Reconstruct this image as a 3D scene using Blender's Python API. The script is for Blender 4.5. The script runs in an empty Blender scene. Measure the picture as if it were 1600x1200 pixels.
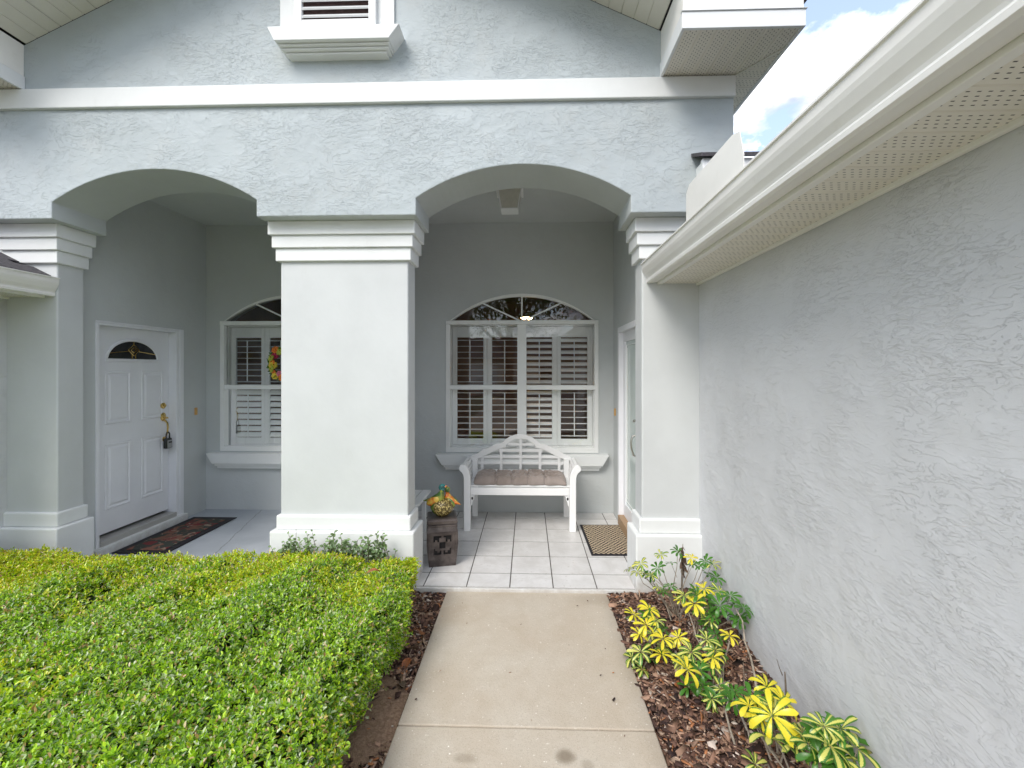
import bpy, bmesh, math, random
import numpy as np
from mathutils import Vector, Matrix
R = math.radians
random.seed(7)
rng = np.random.default_rng(11)
scene = bpy.context.scene
C = scene.collection

# ------------------------------------------------------------------ camera
cam_d = bpy.data.cameras.new('camera')
cam = bpy.data.objects.new('camera', cam_d); C.objects.link(cam)
cam.location = (0, 0, 1.67)
YAW = math.atan(20/685)
cam.rotation_euler = (R(90), 0, YAW)
cam_d.sensor_width = 36.0
cam_d.lens = 36.0*685/1600
cam_d.shift_x = -5/1600
cam_d.shift_y = -22/1600
cam_d.clip_start = 0.05; cam_d.clip_end = 1000
scene.camera = cam

# ------------------------------------------------------------------ sky, sun, exposure
SUN_EL, SUN_AZ = R(44), R(210)      # azimuth clockwise from +Y: behind the viewer, a little to the left
world = bpy.data.worlds.new('World'); scene.world = world; world.use_nodes = True
wn = world.node_tree; wn.nodes.clear()
def WN(t, **k):
    n = wn.nodes.new(t)
    for a, b in k.items(): setattr(n, a, b)
    return n
wout = WN('ShaderNodeOutputWorld'); wbg = WN('ShaderNodeBackground'); wbg.inputs['Strength'].default_value = 0.14
wsky = WN('ShaderNodeTexSky', sky_type='NISHITA', sun_disc=False)
wsky.sun_elevation = SUN_EL; wsky.sun_rotation = SUN_AZ
wsky.air_density = 1.0; wsky.dust_density = 1.2; wsky.ozone_density = 1.5
wtc = WN('ShaderNodeTexCoord'); wsep = WN('ShaderNodeSeparateXYZ'); wn.links.new(wtc.outputs['Generated'], wsep.inputs[0])
def wm(op, a, b=None):
    n = WN('ShaderNodeMath', operation=op)
    for i, v in enumerate((a, b)):
        if v is None: continue
        if isinstance(v, (int, float)): n.inputs[i].default_value = v
        else: wn.links.new(v, n.inputs[i])
    return n.outputs[0]
wz = wm('ADD', wm('MAXIMUM', wsep.outputs[2], 0.0), 0.25)
wcomb = WN('ShaderNodeCombineXYZ')
wn.links.new(wm('DIVIDE', wsep.outputs[0], wz), wcomb.inputs[0]); wn.links.new(wm('DIVIDE', wsep.outputs[1], wz), wcomb.inputs[1])
wno = WN('ShaderNodeTexNoise'); wno.inputs['Scale'].default_value = 4.6; wno.inputs['Detail'].default_value = 9; wno.inputs['Roughness'].default_value = 0.56; wno.inputs['Distortion'].default_value = 0.25
wn.links.new(wcomb.outputs[0], wno.inputs['Vector'])
wr = WN('ShaderNodeValToRGB'); wr.color_ramp.elements[0].position = 0.43; wr.color_ramp.elements[1].position = 0.55
wn.links.new(wno.outputs['Fac'], wr.inputs[0])
wno2 = WN('ShaderNodeTexNoise'); wno2.inputs['Scale'].default_value = 5.0; wno2.inputs['Detail'].default_value = 6
wn.links.new(wcomb.outputs[0], wno2.inputs['Vector'])
wr2 = WN('ShaderNodeValToRGB'); wr2.color_ramp.elements[0].position = 0.34; wr2.color_ramp.elements[1].position = 0.64
wr2.color_ramp.elements[0].color = (2.5, 2.65, 3.2, 1); wr2.color_ramp.elements[1].color = (9.4, 9.5, 9.7, 1)
wn.links.new(wno2.outputs['Fac'], wr2.inputs[0])
wskm = WN('ShaderNodeMix', data_type='RGBA', blend_type='MULTIPLY'); wskm.inputs[0].default_value = 1.0
wn.links.new(wsky.outputs[0], wskm.inputs[6]); wskm.inputs[7].default_value = (1.3, 1.3, 1.3, 1)
wmix = WN('ShaderNodeMix', data_type='RGBA')
whz = WN('ShaderNodeMix', data_type='RGBA'); whz.inputs[0].default_value = 0.42; wn.links.new(wskm.outputs[2], whz.inputs[6]); whz.inputs[7].default_value = (3.2, 3.6, 4.7, 1)
wn.links.new(wr.outputs[0], wmix.inputs[0]); wn.links.new(whz.outputs[2], wmix.inputs[6]); wn.links.new(wr2.outputs[0], wmix.inputs[7])
wn.links.new(wmix.outputs[2], wbg.inputs['Color']); wn.links.new(wbg.outputs[0], wout.inputs[0])

sun_d = bpy.data.lights.new('sun', 'SUN'); sun_d.energy = 1.3; sun_d.angle = R(28); sun_d.color = (1, 0.95, 0.87)
sun = bpy.data.objects.new('sun', sun_d); C.objects.link(sun)
sd = Vector((math.sin(SUN_AZ)*math.cos(SUN_EL), math.cos(SUN_AZ)*math.cos(SUN_EL), math.sin(SUN_EL)))
sun.rotation_euler = sd.to_track_quat('Z', 'Y').to_euler()
scene.render.engine = 'CYCLES'
scene.view_settings.view_transform = 'Standard'; scene.view_settings.look = 'None'
scene.view_settings.exposure = 1.05; scene.view_settings.gamma = 1.0; scene.view_settings.use_curve_mapping = False
scene.cycles.max_bounces = 10; scene.cycles.diffuse_bounces = 6; scene.cycles.transparent_max_bounces = 12

# ------------------------------------------------------------------ materials
class NT:
    def __init__(s, name):
        s.m = bpy.data.materials.new(name); s.m.use_nodes = True; s.t = s.m.node_tree
        s.b = s.t.nodes['Principled BSDF']; s.out = s.t.nodes['Material Output']
        s.tc = s.t.nodes.new('ShaderNodeTexCoord')
    def n(s, t, **k):
        nd = s.t.nodes.new(t)
        for a, b in k.items(): setattr(nd, a, b)
        return nd
    def l(s, a, b): s.t.links.new(a, b)
    def set(s, sock, v):
        if isinstance(v, (int, float)): sock.default_value = v
        elif isinstance(v, (tuple, list)): sock.default_value = v if len(v) != 3 or sock.type == 'VECTOR' else (*v, 1)
        else: s.l(v, sock)
    def math(s, op, a, b=None, c=None, clamp=False):
        nd = s.n('ShaderNodeMath', operation=op, use_clamp=clamp)
        for i, v in enumerate((a, b, c)):
            if v is not None: s.set(nd.inputs[i], v)
        return nd.outputs[0]
    def map(s, scale=(1, 1, 1), rot=(0, 0, 0), loc=(0, 0, 0), src='Object'):
        nd = s.n('ShaderNodeMapping'); s.l(s.tc.outputs[src], nd.inputs[0])
        nd.inputs['Scale'].default_value = scale; nd.inputs['Rotation'].default_value = rot; nd.inputs['Location'].default_value = loc
        return nd.outputs[0]
    def noise(s, vec, scale, detail=4, rough=0.5, dist=0.0, out='Fac'):
        nd = s.n('ShaderNodeTexNoise'); s.l(vec, nd.inputs['Vector'])
        nd.inputs['Scale'].default_value = scale; nd.inputs['Detail'].default_value = detail
        nd.inputs['Roughness'].default_value = rough; nd.inputs['Distortion'].default_value = dist
        return nd.outputs[out]
    def ss(s, v, a, b):
        nd = s.n('ShaderNodeMapRange', interpolation_type='SMOOTHSTEP'); s.set(nd.inputs[0], v)
        nd.inputs[1].default_value = a; nd.inputs[2].default_value = b
        return nd.outputs[0]
    def mix(s, f, a, b, bt='MIX'):
        nd = s.n('ShaderNodeMix', data_type='RGBA', blend_type=bt)
        s.set(nd.inputs[0], f); s.set(nd.inputs[6], a); s.set(nd.inputs[7], b)
        return nd.outputs[2]
    def bump(s, h, dist=0.004, strength=1.0):
        nd = s.n('ShaderNodeBump'); s.set(nd.inputs['Height'], h)
        nd.inputs['Distance'].default_value = dist; nd.inputs['Strength'].default_value = strength
        s.l(nd.outputs[0], s.b.inputs['Normal']); return nd
    def base(s, v): s.set(s.b.inputs['Base Color'], v)
    def rough(s, v): s.set(s.b.inputs['Roughness'], v)

def stucco(name, col, rot, aniso, strength=1.0, amount=1.0):
    m = NT(name)
    v = m.map(scale=aniso, rot=rot)
    v0 = m.map()
    wob = m.noise(v0, 3.0, 3, 0.5, 0.0, 'Color')
    vm = m.n('ShaderNodeMix', data_type='VECTOR'); m.set(vm.inputs[0], 0.10); m.l(v, vm.inputs[4]); m.l(wob, vm.inputs[5])
    vv = vm.outputs[1]
    def terrace(nz, k, w):
        t = m.math('MULTIPLY', nz, k); return m.math('ADD', m.math('FLOOR', t), m.ss(m.math('FRACT', t), 0.0, w))
    t1 = terrace(m.noise(vv, 9, 9, 0.64, 0.5), 8.0, 0.22)
    t2 = terrace(m.noise(vv, 21, 7, 0.62, 0.8), 6.0, 0.3)
    mask = m.ss(m.noise(v0, 2.3, 3, 0.5), 0.40, 0.62)
    fine = m.noise(v0, 150, 3, 0.6)
    h = m.math('ADD', m.math('MULTIPLY', m.math('MULTIPLY', t1, m.math('MULTIPLY_ADD', m.ss(m.noise(v0, 3.1, 3, .5, .3), .38, .62), .7, .3)), 0.30), m.math('MULTIPLY', m.math('MULTIPLY', t2, mask), 0.30))
    h = m.math('MULTIPLY', h, amount)
    h = m.math('ADD', h, m.math('MULTIPLY', fine, 0.10))
    m.bump(h, 0.0042, strength)
    tone = m.noise(v0, 0.9, 4, 0.6)
    t2 = m.noise(v0, 7.0, 4, 0.6)
    c1 = m.mix(m.ss(tone, 0.3, 0.7), tuple(x*0.95 for x in col), tuple(x*1.04 for x in col))
    c2 = m.mix(m.math('MULTIPLY', m.ss(t2, 0.45, 0.75), 0.12), c1, (0.52, 0.50, 0.46))
    m.base(c2); m.rough(0.62); m.b.inputs['Specular IOR Level'].default_value = 0.35
    return m.m
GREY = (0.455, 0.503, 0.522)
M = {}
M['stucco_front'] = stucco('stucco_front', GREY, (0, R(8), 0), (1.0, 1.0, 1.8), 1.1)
M['stucco_wing'] = stucco('stucco_wing', (0.572, 0.583, 0.596), (R(30), 0, 0), (1, 0.8, 2.3), .88, 1.0)  # front's paint in a lighter colour, standing in for light on this wall
M['stucco_porch'] = stucco('stucco_porch', (0.55, 0.575, 0.575), (R(10), R(8), 0), (1.0, 1.0, 1.4), 0.55, 0.7)  # same paint as the front, lightened in place of light reaching the porch

def smooth_plaster(name, col, b=0.5):
    m = NT(name); v = m.map()
    h = m.math('ADD', m.math('MULTIPLY', m.noise(v, 22, 4, 0.55, 0.4), 0.8), m.math('MULTIPLY', m.noise(v, 120, 3, 0.5), 0.25))
    h = m.math('ADD', h, m.math('MULTIPLY', m.noise(v, 4, 2, 0.5), 1.2))
    m.bump(h, 0.002, b)
    t = m.noise(v, 1.6, 5, 0.62)
    c1 = m.mix(m.ss(t, 0.3, 0.7), tuple(x*0.95 for x in col), tuple(x*1.03 for x in col))
    d = m.ss(m.noise(m.map(scale=(3, 3, .6)), 3.0, 6, 0.7), 0.60, 0.80)
    m.base(m.mix(m.math('MULTIPLY', d, 0.10), c1, (0.35, 0.33, 0.28)))
    if name == 'trim_plaster':
        sp_ = m.n('ShaderNodeSeparateXYZ'); m.l(v, sp_.inputs[0])
        low = m.ss(m.math('ADD', sp_.outputs[2], m.math('MULTIPLY', m.noise(v, 14, 5, .7), .25)), .24, .06)
        base_in = m.b.inputs['Base Color'].links[0].from_socket
        m.base(m.mix(m.math('MULTIPLY', low, .5), base_in, (0.30, 0.23, 0.17)))
    m.rough(0.6); m.b.inputs['Specular IOR Level'].default_value = 0.35
    return m.m
M['column'] = smooth_plaster('column_plaster', (0.595, 0.614, 0.616))
M['trim'] = smooth_plaster('trim_plaster', (0.77, 0.785, 0.78), 0.45)
M['soffit_arch'] = smooth_plaster('arch_plaster', (0.50, 0.53, 0.53), 0.8)

def paint(name, col, rough=0.4, bump=0.15, dirt=0.08, dirtcol=(0.25, 0.2, 0.14)):
    m = NT(name); v = m.map()
    m.bump(m.noise(v, 60, 4, 0.5), 0.0008, bump)
    t = m.noise(v, 2.2, 6, 0.65); d = m.ss(m.noise(v, 9, 7, 0.7), 0.55, 0.8)
    c1 = m.mix(m.ss(t, 0.3, 0.7), tuple(x*0.96 for x in col), tuple(min(x*1.02, .9) for x in col))
    m.base(m.mix(m.math('MULTIPLY', d, dirt), c1, dirtcol)); m.rough(m.math('ADD', m.math('MULTIPLY', t, 0.2), rough-0.1))
    return m.m
M['white_paint'] = paint('white_paint', (0.76, 0.775, 0.78), 0.42)
M['bench_white'] = paint('bench_white', (0.90, 0.905, 0.905), 0.38, .15, .03)
M['frame_white'] = paint('frame_white', (0.84, 0.85, 0.835), 0.4, .15, .04)
M['shutter_white'] = paint('shutter_white', (0.90, 0.905, 0.89), 0.4, .15, .02)
M['door_white'] = paint('door_white', (0.80, 0.81, 0.84), 0.38, .15, .03)
M['gutter_white'] = paint('gutter_white', (0.84, 0.825, 0.79), 0.34, 0.1, 0.12, (0.42, 0.36, 0.27))
M['soffit'] = paint('soffit_plain', (0.70, 0.68, 0.62), 0.5, 0.1, 0.12)
M['threshold'] = paint('threshold_metal', (0.42, 0.41, 0.39), 0.4)
M['wood_sill'] = paint('wood_sill', (0.36, 0.24, 0.14), 0.6)
M['dark_void'] = paint('dark_void', (0.02, 0.018, 0.018), 0.8)
M['table_white'] = paint('table_white', (0.80, 0.81, 0.81), 0.5)

def vented(name, col):
    m = NT(name); sp = m.n('ShaderNodeSeparateXYZ'); m.l(m.tc.outputs['Object'], sp.inputs[0])
    u, v = sp.outputs[0], sp.outputs[1]
    ru = m.math('MODULO', m.math('ADD', u, 10.1667), 0.101667)        # within a rib
    row = m.math('DIVIDE', m.math('SUBTRACT', ru, 0.0135), 0.0186)
    ri = m.math('FLOOR', row)
    inrow = m.math('MULTIPLY', m.math('GREATER_THAN', row, 0.0), m.math('LESS_THAN', row, 4.0))
    fr = m.math('ABSOLUTE', m.math('SUBTRACT', m.math('FRACT', row), 0.5))
    vv = m.math('ADD', m.math('DIVIDE', m.math('ADD', v, 10.0), 0.0265), m.math('MULTIPLY', ri, 0.5))
    fv = m.math('ABSOLUTE', m.math('SUBTRACT', m.math('FRACT', vv), 0.5))
    s1 = m.ss(fr, 0.125, 0.085); s2 = m.ss(fv, 0.20, 0.165)
    k = m.math('MULTIPLY', m.math('MULTIPLY', s1, s2), inrow)
    t = m.noise(m.map(), 3, 5, 0.6)
    base = m.mix(m.ss(t, 0.3, 0.7), tuple(x*0.95 for x in col), col)
    m.base(m.mix(k, base, (0.05, 0.04, 0.03))); m.rough(0.5)
    m.bump(m.math('SUBTRACT', 1.0, k), 0.002, 0.6)
    return m.m
M['vented'] = vented('vented_soffit', (0.80, 0.76, 0.68))

def metal(name, col, r=0.25):
    m = NT(name); m.base(m.mix(m.noise(m.map(), 40, 4), tuple(x*.8 for x in col), col)); m.b.inputs['Metallic'].default_value = 1; m.rough(r); return m.m
M['brass'] = metal('brass', (0.78, 0.56, 0.2)); M['nickel'] = metal('nickel', (0.6, 0.58, 0.54), 0.3); M['steel'] = metal('steel', (0.42, 0.42, 0.44), 0.35)
def simple(name, col, r=0.5, var=0.25, sc=20, bump=0.0):
    m = NT(name); t = m.noise(m.map(), sc, 5, 0.6)
    m.base(m.mix(m.ss(t, .3, .7), tuple(x*(1-var) for x in col), tuple(min(1, x*(1+var*.5)) for x in col))); m.rough(r)
    if bump: m.bump(t, 0.003, bump)
    return m.m
M['black'] = simple('black_plastic', (0.015, 0.015, 0.018), 0.4)
M['rubber'] = simple('mat_rubber', (0.012, 0.010, 0.014), 0.7)
M['lamp_glass'] = simple('lamp_frosted_glass', (0.55, 0.53, 0.48), 0.35, 0.08)
M['interior_wall'] = simple('interior_wall', (0.34, 0.19, 0.10), 0.7, 0.2, 2)
M['interior_dark'] = simple('interior_floor', (0.09, 0.06, 0.045), 0.5, 0.2, 2)
M['shingle'] = simple('shingle', (0.075, 0.07, 0.078), 0.85, 0.5, 60, 0.8)
M['underlay'] = simple('drip_edge', (0.12, 0.11, 0.11), 0.8)
M['bark'] = simple('bark', (0.16, 0.125, 0.095), 0.9, 0.4, 14, 1.0)
M['twig'] = simple('twig', (0.14, 0.10, 0.07), 0.8, 0.4, 30)
M['grey_stem'] = simple('grey_stem', (0.34, 0.29, 0.23), 0.8, 0.4, 40, .5)
M['dead_leaf'] = simple('dead_leaf', (0.36, 0.12, 0.04), 0.6, 0.5, 30)
M['dead_brown'] = simple('withered_leaf', (0.16, 0.11, 0.07), 0.8, 0.5, 30)
M['plaque'] = simple('doorbell_amber', (0.62, 0.36, 0.12), 0.4, .1)
M['cushion'] = None

m = NT('cushion_fabric'); v = m.map(); w = m.noise(v, 400, 2)
m.base(m.mix(m.ss(m.noise(v, 5, 4), .35, .65), (0.25, 0.205, 0.18), (0.32, 0.27, 0.245))); m.rough(0.85); m.bump(w, 0.001, .5); m.b.inputs['Sheen Weight'].default_value = .25
M['cushion'] = m.m

# glass: clear pane with fresnel reflection
def glass(name, tint=(0.97, 0.985, 0.98), ior=1.75):
    m = NT(name); t = m.n('ShaderNodeBsdfTransparent'); t.inputs[0].default_value = (*tint, 1)
    g = m.n('ShaderNodeBsdfGlossy'); g.inputs['Roughness'].default_value = 0.0; g.inputs[0].default_value = (1, 1, 1, 1)
    bp = m.n('ShaderNodeBump'); m.l(m.noise(m.map(), 1.8, 2, .4), bp.inputs['Height']); bp.inputs['Distance'].default_value = 0.004; bp.inputs['Strength'].default_value = .5
    m.l(bp.outputs[0], g.inputs['Normal'])
    fr = m.n('ShaderNodeFresnel'); fr.inputs[0].default_value = ior
    mx = m.n('ShaderNodeMixShader'); m.l(fr.outputs[0], mx.inputs[0]); m.l(t.outputs[0], mx.inputs[1]); m.l(g.outputs[0], mx.inputs[2])
    m.l(mx.outputs[0], m.out.inputs[0]); return m.m
M['glass'] = glass('window_glass'); M['door_glass'] = simple('door_glass_painted_reflection', (.52, .60, .58), .08, .06, 3)  # storm door pane is opaque; its pale green paints in reflected light

m = NT('tile_glaze'); oi = m.n('ShaderNodeObjectInfo'); v = m.map()
vo = m.n('ShaderNodeVectorMath', operation='ADD'); m.l(v, vo.inputs[0])
cx_ = m.n('ShaderNodeCombineXYZ'); m.l(m.math('MULTIPLY', oi.outputs['Random'], 40.0), cx_.inputs[0]); m.l(m.math('MULTIPLY', oi.outputs['Random'], 17.0), cx_.inputs[1]); m.l(cx_.outputs[0], vo.inputs[1])
n1 = m.noise(vo.outputs[0], 6, 6, .65, .5); n2 = m.noise(vo.outputs[0], 38, 4, .6)
c1 = m.mix(m.ss(n1, .3, .7), (0.60, 0.585, 0.57), (0.73, 0.72, 0.715))
c1 = m.mix(m.math('MULTIPLY', m.ss(n2, .60, .72), m.math('MULTIPLY', m.ss(n1, .42, .55), .5)), c1, (0.33, 0.29, 0.25))
c1 = m.mix(m.math('MULTIPLY', oi.outputs['Random'], .25), c1, (0.50, 0.47, 0.44))
m.base(c1); m.rough(m.math('ADD', m.math('MULTIPLY', n1, .2), .25)); m.bump(n1, .001, .4); M['tile'] = m.m
M['grout'] = simple('grout', (0.13, 0.12, 0.11), 0.95, .4, 30)

m = NT('painted_concrete'); v = m.map(); sp = m.n('ShaderNodeSeparateXYZ'); m.l(v, sp.inputs[0])
n1 = m.noise(v, 2.4, 6, .6); wv = m.noise(v, 9, 4, .6)
ln = m.math('ABSOLUTE', m.math('ADD', m.math('ADD', m.math('ADD', sp.outputs[0], 1.78), m.math('MULTIPLY', sp.outputs[1], 0.272)), m.math('MULTIPLY', m.math('SUBTRACT', wv, .5), .05)))
cr = m.ss(ln, 0.008, 0.002)
c1 = m.mix(m.ss(n1, .35, .7), (0.37, 0.40, 0.44), (0.46, 0.49, 0.53))
m.base(m.mix(m.math('MULTIPLY', cr, .75), c1, (0.14, 0.15, 0.16))); m.rough(m.math('ADD', m.math('MULTIPLY', n1, .2), .28)); m.bump(m.math('SUBTRACT', m.noise(v, 60, 4), cr), .002, .4); M['painted_floor'] = m.m

m = NT('walk_concrete'); v = m.map(); sp = m.n('ShaderNodeSeparateXYZ'); m.l(v, sp.inputs[0])
n1 = m.noise(v, 1.5, 7, .62, .3); n2 = m.noise(v, 170, 3, .7); n3 = m.noise(v, 70, 4, .6); n4 = m.noise(v, 11, 6, .65)
c1 = m.mix(m.ss(n1, .33, .68), (0.48, 0.41, 0.325), (0.54, 0.488, 0.41))
c1 = m.mix(m.math('MULTIPLY', m.ss(n4, .35, .7), .30), c1, (0.42, 0.355, 0.27))
c1 = m.mix(m.math('MULTIPLY', m.ss(n2, .48, .72), .42), c1, (0.25, 0.20, 0.15))
c1 = m.mix(m.math('MULTIPLY', m.ss(n3, .66, .72), .75), c1, (0.80, 0.77, 0.70))
vor = m.n('ShaderNodeTexVoronoi'); vor.inputs['Scale'].default_value = 26; m.l(v, vor.inputs['Vector'])
c1 = m.mix(m.math('MULTIPLY', m.ss(vor.outputs['Distance'], .11, .05), m.ss(m.noise(v, 5, 3), .46, .62)), c1, (0.85, 0.83, 0.78))
edge = m.math('SUBTRACT', m.math('ABSOLUTE', m.math('ADD', sp.outputs[0], 0.012)), m.math('MULTIPLY', n4, .12))
c1 = m.mix(m.math('MULTIPLY', m.ss(edge, .44, .58), .42), c1, (0.24, 0.20, 0.16))
def blob(x, y, r, sc=(1, 1)):
    dx = m.math('MULTIPLY', m.math('SUBTRACT', sp.outputs[0], x), sc[0]); dy = m.math('MULTIPLY', m.math('SUBTRACT', sp.outputs[1], y), sc[1])
    d = m.math('SQRT', m.math('ADD', m.math('MULTIPLY', dx, dx), m.math('MULTIPLY', dy, dy)))
    return m.ss(m.math('ADD', d, m.math('MULTIPLY', m.math('SUBTRACT', n4, .5), .06)), r, r*.25)
for (x, y, r, s_, k) in ((0.165, 1.925, .062, (1, 1.1), .75), (-0.27, 1.90, .05, (.7, 1.3), .35), (.255, 1.88, .045, (1, 1), .35), (-.55, 3.1, .2, (1.3, .6), .2), (.5, 3.25, .14, (.6, 1.2), .2)):
    c1 = m.mix(m.math('MULTIPLY', blob(x, y, r, s_), k), c1, (0.17, 0.13, 0.085))
m.base(c1); m.rough(.85); m.bump(m.math('ADD', m.math('MULTIPLY', n2, .6), n3), .002, .7); M['concrete'] = m.m

def attr_mat(name, rough=.45, trans=.35, spec=.5, var=True):
    m = NT(name); a = m.n('ShaderNodeAttribute', attribute_name='col')
    m.base(a.outputs['Color']); m.rough(rough); m.b.inputs['Specular IOR Level'].default_value = spec
    if trans > 0:
        tr = m.n('ShaderNodeBsdfTranslucent'); m.l(m.mix(1.0, a.outputs['Color'], (1.25, 1.35, .5), 'MULTIPLY'), tr.inputs[0])
        mx = m.n('ShaderNodeMixShader'); mx.inputs[0].default_value = trans
        m.l(m.b.outputs[0], mx.inputs[1]); m.l(tr.outputs[0], mx.inputs[2]); m.l(mx.outputs[0], m.out.inputs[0])
    return m.m
M['leafcol'] = attr_mat('hedge_leaf', .25, .35, .8); M['chipcol'] = attr_mat('bark_chip', .75, 0, .3); M['grasscol'] = attr_mat('grass_blade', .6, .3)
def bedmat(name, c0, c1, sc):
    m = NT(name); v = m.map(); a = m.noise(v, sc, 7, .7, .5); sandn = m.noise(v, 3, 4, .6)
    m.base(m.mix(m.ss(a, .35, .7), c0, c1)); m.rough(.9); m.bump(a, .02, .8); return m.m
M['soil'] = bedmat('mulch_soil', (0.028, 0.015, 0.012), (0.13, 0.07, 0.05), 45)
M['sand'] = bedmat('sandy_soil', (0.22, 0.135, 0.085), (0.36, 0.24, 0.16), 60)
M['lawn'] = bedmat('lawn_green', (0.09, 0.10, 0.06), (0.15, 0.16, 0.09), 12)

# variegated leaf: 'col' attribute r = distance across the leaflet, g = random, b = along
def variegated(name, thr, soft, yel=(0.66, 0.60, 0.07), grn=(0.045, 0.14, 0.015)):
    m = NT(name); a = m.n('ShaderNodeAttribute', attribute_name='col'); sp = m.n('ShaderNodeSeparateColor'); m.l(a.outputs['Color'], sp.inputs[0])
    v = m.map(); n1 = m.noise(v, 38, 3, .6)
    d = m.math('ADD', sp.outputs[0], m.math('MULTIPLY', m.math('SUBTRACT', n1, .5), .9))
    d = m.math('ADD', d, m.math('MULTIPLY', m.math('SUBTRACT', sp.outputs[1], .5), .5))
    f = m.ss(d, thr-soft, thr+soft)
    g2 = m.mix(sp.outputs[1], grn, tuple(x*1.7 for x in grn))
    c = m.mix(f, yel, g2); m.base(c); m.rough(.3)
    tr = m.n('ShaderNodeBsdfTranslucent'); m.l(c, tr.inputs[0]); mx = m.n('ShaderNodeMixShader'); mx.inputs[0].default_value = .25
    m.l(m.b.outputs[0], mx.inputs[1]); m.l(tr.outputs[0], mx.inputs[2]); m.l(mx.outputs[0], m.out.inputs[0]); return m.m
M['leaf_yellow'] = variegated('leaf_yellow', .88, .09, (0.84, 0.72, 0.05)); M['leaf_mixed'] = variegated('leaf_mixed', .46, .07, (.68, .66, .16)); M['leaf_green'] = variegated('leaf_green', -.35, .12)

# ------------------------------------------------------------------ mesh helpers
class B:
    def __init__(s): s.v = []; s.f = []
    def add(s, vs, fs):
        o = len(s.v); s.v += [tuple(p) for p in vs]; s.f += [tuple(i+o for i in f) for f in fs]; return s
    def box(s, x0, x1, y0, y1, z0, z1):
        return s.add([(x0, y0, z0), (x1, y0, z0), (x1, y1, z0), (x0, y1, z0), (x0, y0, z1), (x1, y0, z1), (x1, y1, z1), (x0, y1, z1)],
                     [(0, 3, 2, 1), (4, 5, 6, 7), (0, 1, 5, 4), (1, 2, 6, 5), (2, 3, 7, 6), (3, 0, 4, 7)])
    def prism(s, poly, axis, a, b):
        """poly 2D; axis 'y': (x,z) extruded along y; 'x': (y,z) along x; 'z': (x,y) along z"""
        f = {'y': lambda p, t: (p[0], t, p[1]), 'x': lambda p, t: (t, p[0], p[1]), 'z': lambda p, t: (p[0], p[1], t)}[axis]
        n = len(poly); vs = [f(p, a) for p in poly]+[f(p, b) for p in poly]
        fs = [tuple(range(n)), tuple(range(2*n-1, n-1, -1))]+[(i, i+n, (i+1) % n+n, (i+1) % n) for i in range(n)]
        return s.add(vs, fs)
    def tube(s, pts, rad, n=8, caps=True):
        pts = [Vector(p) for p in pts]; k = len(pts); rad = rad if isinstance(rad, (list, tuple)) else [rad]*k
        vs = []; up = None
        for i, p in enumerate(pts):
            d = (pts[min(i+1, k-1)]-pts[max(i-1, 0)]).normalized()
            if up is None: up = Vector((0, 0, 1)) if abs(d.z) < .9 else Vector((1, 0, 0))
            a = d.cross(up)
            if a.length < 1e-4: a = d.cross(Vector((0, 1, 0)))
            a.normalize(); b = a.cross(d).normalized(); up = b
            for j in range(n):
                t = 2*math.pi*j/n; vs.append(p+(a*math.cos(t)+b*math.sin(t))*rad[i])
        fs = [(i*n+j, i*n+(j+1) % n, (i+1)*n+(j+1) % n, (i+1)*n+j) for i in range(k-1) for j in range(n)]
        if caps: fs += [tuple(range(n-1, -1, -1)), tuple(range((k-1)*n, k*n))]
        return s.add(vs, fs)
    def lathe(s, prof, n=24, c=(0, 0, 0), axis='z', sx=1, sy=1):
        vs = []
        for r, h in prof:
            for j in range(n):
                t = 2*math.pi*j/n; x, y = r*math.cos(t)*sx, r*math.sin(t)*sy
                q = (x, y, h) if axis == 'z' else ((x, h, y) if axis == 'y' else (h, x, y))
                vs.append((q[0]+c[0], q[1]+c[1], q[2]+c[2]))
        k = len(prof); fs = [(i*n+j, i*n+(j+1) % n, (i+1)*n+(j+1) % n, (i+1)*n+j) for i in range(k-1) for j in range(n)]
        fs += [tuple(range(n-1, -1, -1)), tuple(range((k-1)*n, k*n))]
        return s.add(vs, fs)
    def ball(s, c, r, n=16, m_=10):
        rx, ry, rz = r if isinstance(r, tuple) else (r, r, r)
        vs = [(c[0], c[1], c[2]+rz)]
        for i in range(1, m_):
            p = math.pi*i/m_
            for j in range(n):
                t = 2*math.pi*j/n; vs.append((c[0]+rx*math.sin(p)*math.cos(t), c[1]+ry*math.sin(p)*math.sin(t), c[2]+rz*math.cos(p)))
        vs.append((c[0], c[1], c[2]-rz)); L = len(vs)-1
        fs = [(0, 1+j, 1+(j+1) % n) for j in range(n)]
        fs += [(1+i*n+j, 1+(i+1)*n+j, 1+(i+1)*n+(j+1) % n, 1+i*n+(j+1) % n) for i in range(m_-2) for j in range(n)]
        fs += [(L, 1+(m_-2)*n+(j+1) % n, 1+(m_-2)*n+j) for j in range(n)]
        return s.add(vs, fs)
    def mesh(s, name, mat, fix=True):
        me = bpy.data.meshes.new(name); me.from_pydata(s.v, [], s.f); me.update()
        if fix:
            bm = bmesh.new(); bm.from_mesh(me); bmesh.ops.recalc_face_normals(bm, faces=bm.faces); bm.to_mesh(me); bm.free()
        if mat: me.materials.append(mat)
        return me
    def obj(s, name, mat, parent=None, bevel=0, smooth=False, seg=2):
        me = s.mesh(name, mat); return link(name, me, parent, bevel, smooth, seg)
def link(name, me, parent=None, bevel=0, smooth=False, seg=2):
    o = bpy.data.objects.new(name, me); C.objects.link(o)
    if parent: o.parent = parent
    if bevel:
        md = o.modifiers.new('bevel', 'BEVEL'); md.width = bevel; md.segments = seg; md.limit_method = 'ANGLE'; md.angle_limit = R(40)
    if smooth:
        me.polygons.foreach_set('use_smooth', [True]*len(me.polygons))
        try: me.set_sharp_from_angle(angle=R(40))
        except Exception: pass
    return o
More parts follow.
